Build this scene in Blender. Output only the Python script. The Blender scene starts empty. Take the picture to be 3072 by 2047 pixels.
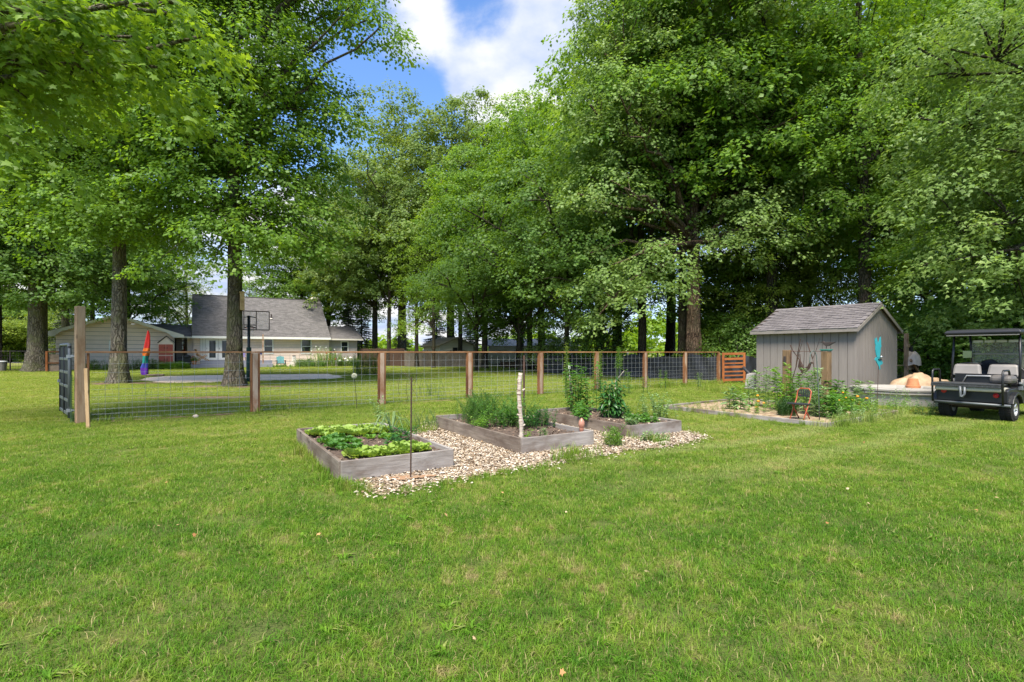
import bpy, math, random
import numpy as np
from mathutils import Vector, Matrix, Euler

PI = math.pi
scene = bpy.context.scene
COL = scene.collection
H = 1.35                    # eye height of the photographer (metres)
F = 1536.0                  # focal length in photo pixels (photo is 3072 px wide)

# ------------------------------------------------------------------ camera
cam = bpy.data.cameras.new("camera")
cam.lens = 18.0; cam.sensor_width = 36.0; cam.sensor_fit = 'HORIZONTAL'
cam.shift_y = 33.5 / 3072.0
cam.clip_start = 0.05; cam.clip_end = 3000.0
cam_o = bpy.data.objects.new("camera", cam); COL.objects.link(cam_o)
cam_o.location = (0, 0, H); cam_o.rotation_euler = (math.radians(90), 0, 0)
scene.camera = cam_o

# ------------------------------------------------------------------ light
SUN_EL = math.radians(57); SUN_AZ = math.radians(194)     # azimuth clockwise from +Y
sd = Vector((math.sin(SUN_AZ) * math.cos(SUN_EL), math.cos(SUN_AZ) * math.cos(SUN_EL), math.sin(SUN_EL)))
sun = bpy.data.lights.new("sun", 'SUN')
sun.energy = 2.75; sun.angle = math.radians(24); sun.color = (1.0, 0.93, 0.80)
sun_o = bpy.data.objects.new("sun", sun); COL.objects.link(sun_o)
sun_o.rotation_euler = sd.to_track_quat('Z', 'Y').to_euler()

world = bpy.data.worlds.new("World"); scene.world = world; world.use_nodes = True
wn = world.node_tree; wn.nodes.clear()
def wnode(t, **k):
    n = wn.nodes.new(t)
    for a, b in k.items(): setattr(n, a, b)
    return n
w_out = wnode('ShaderNodeOutputWorld'); w_mix = wnode('ShaderNodeMixShader')
w_sky = wnode('ShaderNodeTexSky', sky_type='NISHITA', sun_disc=False)
w_sky.sun_elevation = SUN_EL; w_sky.sun_rotation = SUN_AZ; w_sky.air_density = 1.0; w_sky.dust_density = 0.6; w_sky.ozone_density = 2.0
w_b1 = wnode('ShaderNodeBackground'); w_b1.inputs['Strength'].default_value = 0.073
w_b2 = wnode('ShaderNodeBackground'); w_b2.inputs['Strength'].default_value = 0.335
w_t = wnode('ShaderNodeMix', data_type='RGBA', blend_type='MULTIPLY'); w_t.inputs[0].default_value = 1.0; w_t.inputs[7].default_value = (.78, .98, 1.22, 1)
wn.links.new(w_sky.outputs[0], w_t.inputs[6]); wn.links.new(w_t.outputs[2], w_b1.inputs['Color'])
tc = wnode('ShaderNodeTexCoord')
nrm = wnode('ShaderNodeVectorMath', operation='NORMALIZE'); wn.links.new(tc.outputs['Generated'], nrm.inputs[0])
sep = wnode('ShaderNodeSeparateXYZ'); wn.links.new(nrm.outputs[0], sep.inputs[0])
def wmath(op, a, b=None, clamp=False):
    n = wnode('ShaderNodeMath', operation=op, use_clamp=clamp)
    for i, x in enumerate((a, b)):
        if x is None: continue
        if isinstance(x, (int, float)): n.inputs[i].default_value = x
        else: wn.links.new(x, n.inputs[i])
    return n.outputs[0]
zz = wmath('ADD', wmath('MAXIMUM', sep.outputs[2], 0.0), 0.22)
cx_ = wmath('DIVIDE', sep.outputs[0], zz); cy_ = wmath('DIVIDE', sep.outputs[1], zz)
cmb = wnode('ShaderNodeCombineXYZ'); wn.links.new(cx_, cmb.inputs[0]); wn.links.new(cy_, cmb.inputs[1])
cn = wnode('ShaderNodeTexNoise'); cn.inputs['Scale'].default_value = 1.9; cn.inputs['Detail'].default_value = 9.0
cn.inputs['Roughness'].default_value = 0.62; cn.inputs['Distortion'].default_value = 0.25
mp = wnode('ShaderNodeMapping'); mp.inputs['Location'].default_value = (3.7, 1.3, 0.4)
wn.links.new(cmb.outputs[0], mp.inputs['Vector']); wn.links.new(mp.outputs[0], cn.inputs['Vector'])
# the places of the big clouds and of the blue gaps, as directions in the world
val = cn.outputs['Fac']
def skydir(u, v): return Vector(((u - 1536) / F, 1.0, (1057 - v) / F)).normalized()
for (u, v, ang, amt) in ((1350, 130, 9, .17), (1620, 140, 11, .18), (1480, 290, 5.5, .26), (1250, 250, 6, .08),
                         (1130, 190, 8, -.20), (1090, 420, 9, -.24), (1440, 50, 4.5, -.25), (1330, 200, 3, -.05),
                         (1270, 390, 7, -.20), (1250, 30, 5, .06), (930, 840, 14, .14), (450, 860, 14, .16), (1300, 900, 20, .18)):
    d = skydir(u, v)
    dt = wnode('ShaderNodeVectorMath', operation='DOT_PRODUCT'); wn.links.new(nrm.outputs[0], dt.inputs[0])
    dt.inputs[1].default_value = d
    mr = wnode('ShaderNodeMapRange'); mr.interpolation_type = 'SMOOTHSTEP'
    mr.inputs['From Min'].default_value = math.cos(math.radians(ang)); mr.inputs['From Max'].default_value = 1.0
    mr.inputs['To Min'].default_value = 0; mr.inputs['To Max'].default_value = amt
    wn.links.new(dt.outputs['Value'], mr.inputs['Value'])
    val = wmath('ADD', val, mr.outputs[0])
mr = wnode('ShaderNodeMapRange'); mr.interpolation_type = 'SMOOTHSTEP'
mr.inputs['From Min'].default_value = 0.43; mr.inputs['From Max'].default_value = 0.70
wn.links.new(val, mr.inputs['Value'])
hz = wnode('ShaderNodeMapRange'); hz.inputs['From Min'].default_value = 0.0; hz.inputs['From Max'].default_value = 0.30
hz.inputs['To Min'].default_value = 0.75; hz.inputs['To Max'].default_value = 0.0
wn.links.new(sep.outputs[2], hz.inputs['Value'])
fac = wmath('MAXIMUM', mr.outputs[0], hz.outputs[0])
cn2 = wnode('ShaderNodeTexNoise'); cn2.inputs['Scale'].default_value = 3.2; cn2.inputs['Detail'].default_value = 7.0
wn.links.new(mp.outputs[0], cn2.inputs['Vector'])
ccr = wnode('ShaderNodeValToRGB')
ccr.color_ramp.elements[0].position = 0.44; ccr.color_ramp.elements[0].color = (0.52, 0.62, 0.84, 1)
ccr.color_ramp.elements[1].position = 0.62; ccr.color_ramp.elements[1].color = (1.0, 0.99, 0.98, 1)
wn.links.new(cn2.outputs['Fac'], ccr.inputs['Fac']); wn.links.new(ccr.outputs[0], w_b2.inputs['Color'])
wn.links.new(fac, w_mix.inputs[0]); wn.links.new(w_b1.outputs[0], w_mix.inputs[1]); wn.links.new(w_b2.outputs[0], w_mix.inputs[2])
wn.links.new(w_mix.outputs[0], w_out.inputs[0])

vs = scene.view_settings
vs.view_transform = 'Standard'; vs.look = 'None'; vs.gamma = 1.0; vs.use_curve_mapping = False
vs.exposure = 1.82
cy = scene.cycles
cy.max_bounces = 9; cy.diffuse_bounces = 8; cy.glossy_bounces = 3; cy.transmission_bounces = 5; cy.transparent_max_bounces = 8
cy.use_denoising = True; cy.caustics_reflective = False; cy.caustics_refractive = False
cy.sample_clamp_indirect = 6.0
try:
    cy.denoiser = 'OPENIMAGEDENOISE'; cy.denoising_input_passes = 'RGB_ALBEDO_NORMAL'; cy.denoising_prefilter = 'ACCURATE'
except Exception: pass

# ------------------------------------------------------------------ helpers
def G(u, v, z=0.0):
    """photo pixel -> point on the ground (or at height z)"""
    Y = F * (H - z) / (v - 1057.0)
    return ((u - 1536) / F * Y, Y)
def PX(u, Y): return (u - 1536) / F * Y
def PZ(v, Y): return H - (v - 1057) / F * Y
ANG = math.radians(31.6)

def tag(o, label=None, cat=None, group=None, kind=None):
    if label: o['label'] = label
    if cat: o['category'] = cat
    if group: o['group'] = group
    if kind: o['kind'] = kind
    return o
def empty(name, loc=(0, 0, 0), rz=0.0, label=None, cat=None, group=None, parent=None):
    o = bpy.data.objects.new(name, None); COL.objects.link(o)
    o.empty_display_size = 0.1
    o.location = loc if len(loc) == 3 else (loc[0], loc[1], 0); o.rotation_euler = (0, 0, rz)
    if parent: o.parent = parent
    return tag(o, label, cat, group)
def link(name, me, mat=None, parent=None, loc=None, rot=None, smooth=False, bev=0):
    if mat is not None and len(me.materials) == 0: me.materials.append(mat)
    o = bpy.data.objects.new(name, me); COL.objects.link(o)
    if loc is not None: o.location = loc
    if rot is not None: o.rotation_euler = rot
    if parent: o.parent = parent
    if smooth:
        me.polygons.foreach_set('use_smooth', [True] * len(me.polygons))
    if bev:
        m = o.modifiers.new('bevel', 'BEVEL'); m.width = bev; m.segments = 2; m.limit_method = 'ANGLE'
    return o
class MB:
    def __init__(s): s.v = []; s.f = []
    def add(s, vs_, fs): 
        b = len(s.v); s.v += [tuple(p) for p in vs_]; s.f += [tuple(i + b for i in f) for f in fs]; return s
    def box(s, x0, x1, y0, y1, z0, z1, M=None):
        p = [Vector((x, y, z)) for x in (x0, x1) for y in (y0, y1) for z in (z0, z1)]
        if M is not None: p = [M @ q for q in p]
        return s.add(p, [(0, 1, 3, 2), (4, 6, 7, 5), (0, 4, 5, 1), (2, 3, 7, 6), (0, 2, 6, 4), (1, 5, 7, 3)])
    def hull8(s, p): # 4 bottom (ccw), 4 top
        return s.add(p, [(3, 2, 1, 0), (4, 5, 6, 7), (0, 1, 5, 4), (1, 2, 6, 5), (2, 3, 7, 6), (3, 0, 4, 7)])
    def tube(s, pts, r, n=8, cap=True, jit=0, rng=None):
        pts = [Vector(p) for p in pts]
        if not hasattr(r, '__len__'): r = [r] * len(pts)
        rings = []; prev = None
        for i, p in enumerate(pts):
            t = (pts[min(i + 1, len(pts) - 1)] - pts[max(i - 1, 0)])
            if t.length < 1e-9: t = Vector((0, 0, 1))
            t.normalize()
            if prev is None:
                a = Vector((1, 0, 0)) if abs(t.x) < .9 else Vector((0, 1, 0))
                u = t.cross(a).normalized()
            else:
                u = (prev - t * prev.dot(t))
                u = u.normalized() if u.length > 1e-6 else t.orthogonal().normalized()
            prev = u; w = t.cross(u)
            ring = []
            for k in range(n):
                a = 2 * PI * k / n; rr = r[i]
                if jit: rr *= 1 + jit * (rng.random() - .5)
                ring.append(p + (u * math.cos(a) + w * math.sin(a)) * rr)
            rings.append(ring)
        b = len(s.v)
        for g in rings: s.v += [tuple(q) for q in g]
        for i in range(len(rings) - 1):
            for k in range(n):
                k2 = (k + 1) % n
                s.f.append((b + i * n + k, b + i * n + k2, b + (i + 1) * n + k2, b + (i + 1) * n + k))
        if cap:
            s.f.append(tuple(b + k for k in range(n))[::-1]); s.f.append(tuple(b + (len(rings) - 1) * n + k for k in range(n)))
        return s
    def lathe(s, prof, n=24, c=(0, 0, 0), cap=True, sx=1, sy=1):
        b = len(s.v)
        for (r, z) in prof:
            for k in range(n):
                a = 2 * PI * k / n; s.v.append((c[0] + r * math.cos(a) * sx, c[1] + r * math.sin(a) * sy, c[2] + z))
        for i in range(len(prof) - 1):
            for k in range(n):
                k2 = (k + 1) % n
                s.f.append((b + i * n + k, b + i * n + k2, b + (i + 1) * n + k2, b + (i + 1) * n + k))
        if cap:
            s.f.append(tuple(b + k for k in range(n))[::-1]); s.f.append(tuple(b + (len(prof) - 1) * n + k for k in range(n)))
        return s
    def prism(s, poly, d0, d1, axis='z'):
        """extrude a 2-D outline; axis 'z': (x,y)+z, 'y': (x,z)+y, 'x': (y,z)+x"""
        def P3(p, d): return {'z': (p[0], p[1], d), 'y': (p[0], d, p[1]), 'x': (d, p[0], p[1])}[axis]
        n = len(poly); vs_ = [P3(p, d0) for p in poly] + [P3(p, d1) for p in poly]
        fs = [tuple(range(n))[::-1], tuple(range(n, 2 * n))] + [(i, (i + 1) % n, n + (i + 1) % n, n + i) for i in range(n)]
        return s.add(vs_, fs)
    def sphere(s, c, r, n=12, m=8, sx=1, sy=1, sz=1):
        prof = [(r * math.sin(PI * i / m) + (1e-4 if i in (0, m) else 0), -r * math.cos(PI * i / m) * sz) for i in range(m + 1)]
        return s.lathe(prof, n, c, True, sx, sy)
    def mesh(s, name='mesh'):
        me = bpy.data.meshes.new(name); me.from_pydata(s.v, [], s.f); me.update(); return me
    def obj(s, name, mat, parent=None, loc=None, rot=None, smooth=False, bev=0, label=None):
        me = s.mesh(name)
        o = link(name, me, mat, parent, loc, rot, smooth, bev)
        if bev == 0:
            import bmesh
            bm = bmesh.new(); bm.from_mesh(me); bmesh.ops.recalc_face_normals(bm, faces=bm.faces); bm.to_mesh(me); bm.free()
        if label: o['label'] = label
        return o

def np_mesh(name, V, Fc):
    me = bpy.data.meshes.new(name)
    V = np.ascontiguousarray(V, dtype=np.float32); Fc = np.ascontiguousarray(Fc, dtype=np.int32)
    nf, m = Fc.shape
    me.vertices.add(len(V)); me.vertices.foreach_set('co', V.ravel())
    me.loops.add(nf * m); me.loops.foreach_set('vertex_index', Fc.ravel())
    me.polygons.add(nf); me.polygons.foreach_set('loop_start', np.arange(0, nf * m, m, dtype=np.int32))
    me.update(calc_edges=True)
    return me
def unit(a): return a / np.maximum(np.linalg.norm(a, axis=1, keepdims=True), 1e-9)
def scat(tv, tf, pos, d, n, size, wid=None):
    """copies of a template (x along d, z along n) -> V, F arrays"""
    d = unit(d); y = unit(np.cross(n, d)); z = np.cross(d, y)
    tv = np.asarray(tv, float); tf = np.asarray(tf)
    size = np.asarray(size).reshape(-1, 1, 1)
    w = size if wid is None else np.asarray(wid).reshape(-1, 1, 1)
    V = pos[:, None, :] + tv[None, :, 0:1] * d[:, None, :] * size + tv[None, :, 1:2] * y[:, None, :] * w + tv[None, :, 2:3] * z[:, None, :] * size
    k = len(tv); N = len(pos)
    Fc = (tf[None] + (np.arange(N) * k)[:, None, None]).reshape(-1, tf.shape[1])
    return V.reshape(-1, 3), Fc
KITE = ([(0, 0, 0), (.42, -.46, .07), (1, 0, -.06), (.42, .46, .07)], [(0, 1, 2), (0, 2, 3)])
TRI3 = ([(0, 0, 0), (.12, -.56, -.03), (.46, -.24, .05), (1, 0, -.10), (.46, .24, .05), (.12, .56, -.03)], [(0, 1, 2), (0, 2, 3), (0, 3, 4), (0, 4, 5)])
_mp = [(0, 0), (-.05, -.48), (.22, -.30), (.40, -.66), (.56, -.22), (1, 0), (.56, .22), (.40, .66), (.22, .30), (-.05, .48)]
MAPLE = ([(.30, 0, .04)] + [(x, y, .02 - .14 * (abs(y) + max(0, x - .5))) for x, y in _mp],
         [(0, i, i + 1) for i in range(1, 10)] + [(0, 10, 1)])
LANCE = ([(0, 0, 0), (.35, -.5, .10), (.75, -.33, .03), (1, 0, -.16), (.75, .33, .03), (.35, .5, .10), (.35, 0, .0), (.75, 0, -.05)],
         [(0, 1, 6), (0, 6, 5), (1, 2, 7), (1, 7, 6), (6, 7, 4), (6, 4, 5), (2, 3, 7), (7, 3, 4)])
def join_np(parts):
    Vs = []; Fs = []; b = 0
    for V, Fc in parts: Vs.append(V); Fs.append(Fc + b); b += len(V)
    return np.concatenate(Vs), np.concatenate(Fs)

# ------------------------------------------------------------------ materials
class NT:
    def __init__(s, name):
        s.m = bpy.data.materials.new(name); s.m.use_nodes = True; s.t = s.m.node_tree; s.t.nodes.clear()
        s.out = s.n('ShaderNodeOutputMaterial')
    def n(s, t, **k):
        x = s.t.nodes.new(t)
        for a, b in k.items(): setattr(x, a, b)
        return x
    def l(s, a, b): s.t.links.new(a, b)
    def noise(s, vec, scale, detail=4, rough=.55, dist=0):
        x = s.n('ShaderNodeTexNoise'); x.inputs['Scale'].default_value = scale; x.inputs['Detail'].default_value = detail
        x.inputs['Roughness'].default_value = rough; x.inputs['Distortion'].default_value = dist
        if vec is not None: s.l(vec, x.inputs['Vector'])
        return x.outputs['Fac']
    def mapv(s, vec, scale, loc=(0, 0, 0)):
        x = s.n('ShaderNodeMapping'); x.inputs['Scale'].default_value = scale; x.inputs['Location'].default_value = loc
        s.l(vec, x.inputs['Vector']); return x.outputs[0]
    def ramp(s, fac, stops):
        x = s.n('ShaderNodeValToRGB'); e = x.color_ramp.elements
        while len(e) < len(stops): e.new(.5)
        for i, (p, c) in enumerate(stops):
            e[i].position = p; e[i].color = tuple(c) + (1,) if len(c) == 3 else c
        s.l(fac, x.inputs['Fac']); return x.outputs[0]
    def mix(s, fac, a, b, blend='MIX'):
        x = s.n('ShaderNodeMix', data_type='RGBA', blend_type=blend)
        for sock, v in ((x.inputs[0], fac), (x.inputs[6], a), (x.inputs[7], b)):
            if isinstance(v, (int, float)): sock.default_value = v
            elif isinstance(v, (tuple, list)): sock.default_value = tuple(v) + (1,) if len(v) == 3 else v
            else: s.l(v, sock)
        return x.outputs[2]
    def math(s, op, a, b=None, clamp=False):
        x = s.n('ShaderNodeMath', operation=op, use_clamp=clamp)
        for i, v in enumerate((a, b)):
            if v is None: continue
            if isinstance(v, (int, float)): x.inputs[i].default_value = v
            else: s.l(v, x.inputs[i])
        return x.outputs[0]
    def bsdf(s, col, rough=.7, metal=0, bump=None, bd=.01, spec=.4, bs=1.0):
        p = s.n('ShaderNodeBsdfPrincipled')
        if isinstance(col, (tuple, list)): p.inputs['Base Color'].default_value = tuple(col) + (1,)
        else: s.l(col, p.inputs['Base Color'])
        if isinstance(rough, (int, float)): p.inputs['Roughness'].default_value = rough
        else: s.l(rough, p.inputs['Roughness'])
        p.inputs['Metallic'].default_value = metal; p.inputs['Specular IOR Level'].default_value = spec
        if bump is not None:
            b = s.n('ShaderNodeBump'); b.inputs['Distance'].default_value = bd; b.inputs['Strength'].default_value = bs
            s.l(bump, b.inputs['Height']); s.l(b.outputs[0], p.inputs['Normal'])
        s.l(p.outputs[0], s.out.inputs['Surface']); return p
    def oc(s): return s.n('ShaderNodeTexCoord').outputs['Object']
    def pos(s): return s.n('ShaderNodeNewGeometry').outputs['Position']
    def orand(s): return s.n('ShaderNodeObjectInfo').outputs['Random']
    def irand(s): return s.n('ShaderNodeNewGeometry').outputs['Random Per Island']
def pm(name, c1, c2=None, scale=6, rough=.7, bump=0, stretch=(1, 1, 1), orand=0, metal=0, spec=.4, detail=5, dist=0):
    """two-tone procedural: noise between c1 and c2, small random brightness per object"""
    t = NT(name); c2 = c2 or tuple(x * .8 for x in c1)
    v = t.oc()
    if orand:
        a = t.n('ShaderNodeVectorMath', operation='ADD'); t.l(v, a.inputs[0])
        m = t.math('MULTIPLY', t.orand(), 37.0); t.l(m, a.inputs[1]); v = a.outputs[0]
    f = t.noise(t.mapv(v, stretch), scale, detail, .6, dist)
    c = t.ramp(f, [(.3, c1), (.7, c2)])
    if orand:
        g = t.math('ADD', t.math('MULTIPLY', t.orand(), 2 * orand), 1 - orand)
        h = t.n('ShaderNodeHueSaturation'); t.l(g, h.inputs['Value']); t.l(c, h.inputs['Color']); c = h.outputs[0]
    t.bsdf(c, rough, metal, f if bump else None, bump, spec)
    return t.m
def wood(name, c1, c2, c3=None, orand=.15, bump=.004, rough=.8, knots=True):
    """grain runs along local X"""
    t = NT(name); v = t.oc()
    a = t.n('ShaderNodeVectorMath', operation='ADD'); t.l(v, a.inputs[0]); t.l(t.math('MULTIPLY', t.orand(), 53.0), a.inputs[1]); v = a.outputs[0]
    g = t.noise(t.mapv(v, (1.2, 16, 16)), 2.2, 6, .62, .6)
    big = t.noise(t.mapv(v, (1, 2.2, 2.2)), 1.7, 4, .6, .3)
    c = t.ramp(g, [(.28, c1), (.7, c2)])
    c = t.mix(t.ramp(big, [(.42, (0, 0, 0)), (.68, (1, 1, 1))]), c, c3 or tuple(x * .6 for x in c1))
    if knots:
        vo = t.n('ShaderNodeTexVoronoi'); vo.inputs['Scale'].default_value = 2.2
        t.l(t.mapv(v, (.9, 2.4, 2.4)), vo.inputs['Vector'])
        k = t.ramp(vo.outputs['Distance'], [(.05, (1, 1, 1)), (.13, (0, 0, 0))])
        c = t.mix(k, c, tuple(x * .35 for x in c1))
    gg = t.math('ADD', t.math('MULTIPLY', t.orand(), 2 * orand), 1 - orand)
    h = t.n('ShaderNodeHueSaturation'); t.l(gg, h.inputs['Value']); t.l(c, h.inputs['Color'])
    t.bsdf(h.outputs[0], rough, 0, g, bump, .25)
    return t.m
def leafm(name, c1, c2, c3=None, trans=.35, tcol=None, wscale=.55, rough=.5):
    """leaf: colour by leaf and by bough; lets light through"""
    t = NT(name)
    r = t.irand(); w = t.noise(t.pos(), wscale, 3, .6)
    f = t.math('ADD', t.math('SUBTRACT', t.math('MULTIPLY', r, .24), .06), t.math('MULTIPLY', w, .98))
    st = [(.25, c1), (.8, c2)]
    if c3: st = [(.22, c1), (.62, c2), (.95, c3)]
    c = t.ramp(f, st)
    p = t.bsdf(c, rough, 0, None, .01, .35)
    tr = t.n('ShaderNodeBsdfTranslucent')
    t.l(t.mix(1.0, c, tcol or (1.9, 1.75, .55), 'MULTIPLY'), tr.inputs['Color'])
    ms = t.n('ShaderNodeMixShader'); ms.inputs[0].default_value = trans
    t.l(p.outputs[0], ms.inputs[1]); t.l(tr.outputs[0], ms.inputs[2]); t.l(ms.outputs[0], t.out.inputs['Surface'])
    return t.m

def lawn_color(t):
    """shared by the turf sheet and the blades: driven by the place in the world"""
    p = t.pos()
    big = t.noise(t.mapv(p, (1, 1, 0)), .38, 4, .6, .4)
    mid = t.noise(t.mapv(p, (1, 1, 0), (7, 3, 0)), 1.7, 4, .65)
    fine = t.noise(t.mapv(p, (1, 1, 0), (1, 9, 0)), 9.0, 3, .6)
    f = t.math('ADD', t.math('ADD', t.math('MULTIPLY', big, .28), t.math('MULTIPLY', mid, .36)), t.math('MULTIPLY', fine, .38))
    near = t.ramp(f, [(.43, LAWN[0]), (.51, LAWN[1]), (.565, LAWN[2]), (.612, LAWN[3])])
    far = t.ramp(f, [(.38, LAWNF[0]), (.52, LAWNF[1]), (.66, LAWNF[2])])
    s = t.n('ShaderNodeSeparateXYZ'); t.l(p, s.inputs[0])
    side = t.math('SUBTRACT', t.math('SUBTRACT', s.outputs[1], 16.3), t.math('MULTIPLY', t.math('SUBTRACT', s.outputs[0], .9), .722))
    side = t.math('ADD', side, t.math('MULTIPLY', t.math('SUBTRACT', mid, .5), 1.6))
    mr = t.n('ShaderNodeMapRange'); mr.inputs['From Min'].default_value = -.9; mr.inputs['From Max'].default_value = 1.6
    t.l(side, mr.inputs['Value'])
    # mown, dry strip of lawn on the right in front of the cart
    mr2 = t.n('ShaderNodeMapRange'); mr2.inputs['From Min'].default_value = 3.5; mr2.inputs['From Max'].default_value = 10.0
    mr2.inputs['To Max'].default_value = .62
    t.l(s.outputs[1], mr2.inputs['Value'])
    k = t.math('MAXIMUM', mr.outputs[0], mr2.outputs[0])
    c = t.mix(k, near, far)
    # the two paler wheel tracks of the cart
    for cc, wd, am in ((4.72, .30, .55), (3.62, .34, .38), (6.0, .5, .2)):
        d = t.math('SUBTRACT', t.math('SUBTRACT', t.math('MULTIPLY', s.outputs[1], .849), t.math('MULTIPLY', s.outputs[0], .529)), cc)
        d = t.math('ADD', d, t.math('MULTIPLY', t.math('SUBTRACT', big, .5), 1.0))
        q = t.n('ShaderNodeMapRange'); q.interpolation_type = 'SMOOTHSTEP'; q.inputs['From Min'].default_value = wd; q.inputs['From Max'].default_value = 0
        q.inputs['To Max'].default_value = am; t.l(t.math('ABSOLUTE', d), q.inputs['Value'])
        q2 = t.n('ShaderNodeMapRange'); q2.inputs['From Min'].default_value = 0; q2.inputs['From Max'].default_value = 3.5; t.l(s.outputs[0], q2.inputs['Value'])
        c = t.mix(t.math('MULTIPLY', q.outputs[0], q2.outputs[0]), c, (.33, .36, .13))
    return c
LAWN = [(.056, .145, .010), (.096, .198, .013), (.158, .240, .024), (.29, .25, .10)]
LAWNF = [(.13, .205, .020), (.215, .275, .038), (.32, .31, .08)]

M = {}
M['bark'] = None
def barkm(name, c1, c2, moss):
    t = NT(name); v = t.oc()
    vo = t.n('ShaderNodeTexVoronoi', feature='DISTANCE_TO_EDGE'); vo.inputs['Scale'].default_value = 9
    wv = t.n('ShaderNodeVectorMath', operation='ADD'); t.l(t.mapv(v, (1, 1, .22)), wv.inputs[0])
    nn = t.n('ShaderNodeTexNoise'); nn.inputs['Scale'].default_value = 3.5; nn.inputs['Detail'].default_value = 4; t.l(v, nn.inputs['Vector'])
    sc = t.n('ShaderNodeVectorMath', operation='SCALE'); t.l(nn.outputs['Color'], sc.inputs[0]); sc.inputs[3].default_value = .25
    t.l(sc.outputs[0], wv.inputs[1]); t.l(wv.outputs[0], vo.inputs['Vector'])
    f = t.math('MULTIPLY', vo.outputs['Distance'], 4.0, True)
    fine = t.noise(t.mapv(v, (1, 1, .3)), 22, 6, .7)
    c = t.ramp(t.math('ADD', t.math('MULTIPLY', f, .6), t.math('MULTIPLY', fine, .5)), [(.2, c1), (.75, c2)])
    ms = t.ramp(t.noise(v, 1.6, 5, .65), [(.47, (0, 0, 0)), (.66, (1, 1, 1))])
    c = t.mix(ms, c, moss)
    t.bsdf(c, .95, 0, t.math('ADD', f, t.math('MULTIPLY', fine, .5)), .035, .15)
    return t.m
M['bark_grey'] = barkm('bark_grey', (.045, .036, .026), (.19, .165, .125), (.13, .13, .065))
M['bark_dark'] = barkm('bark_dark', (.020, .016, .012), (.085, .070, .055), (.055, .058, .032))
M['bark_mid'] = barkm('bark_mid', (.035, .028, .020), (.125, .105, .080), (.085, .088, .042))
M['bark_brown'] = barkm('bark_brown', (.035, .022, .015), (.17, .115, .08), (.10, .085, .05))
M['leaf_maple'] = leafm('leaf_maple', (.070, .150, .018), (.135, .245, .032), (.23, .34, .052), .46)
M['leaf_deep'] = leafm('leaf_deep', (.055, .120, .022), (.105, .195, .038), (.18, .265, .060), .44)
M['leaf_light'] = leafm('leaf_light', (.10, .19, .022), (.18, .29, .038), (.29, .40, .065), .46)
M['leaf_silver'] = leafm('leaf_silver', (.095, .170, .038), (.19, .285, .076), (.33, .41, .14), .44, (1.5, 1.5, .7))
M['leaf_olive'] = leafm('leaf_olive', (.080, .140, .030), (.150, .225, .050), (.26, .28, .09), .38)
M['leaf_yellow'] = leafm('leaf_yellow', (.10, .17, .02), (.19, .26, .035), (.28, .33, .06), .40)
M['needle'] = leafm('needle', (.055, .078, .048), (.11, .135, .092), None, .12)
M['leaf_veg'] = leafm('leaf_veg', (.035, .115, .018), (.075, .190, .030), (.14, .27, .055), .32, wscale=3)
M['leaf_pale'] = leafm('leaf_pale', (.11, .21, .065), (.22, .33, .13), (.34, .43, .22), .30, (1.2, 1.2, .8), wscale=3)
M['leaf_lettuce'] = leafm('leaf_lettuce', (.17, .29, .035), (.29, .41, .075), (.45, .52, .16), .35, (1.2, 1.2, .6), wscale=4)
M['leaf_darkveg'] = leafm('leaf_darkveg', (.016, .070, .014), (.035, .115, .022), (.07, .17, .035), .2, wscale=3, rough=.3)
M['leaf_strap'] = leafm('leaf_strap', (.06, .17, .02), (.15, .29, .04), (.27, .38, .08), .3, wscale=2)
M['stem'] = pm('stem', (.10, .17, .04), (.07, .11, .03), 20)
M['twig'] = pm('twig', (.06, .045, .03), (.10, .08, .055), 30)
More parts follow.
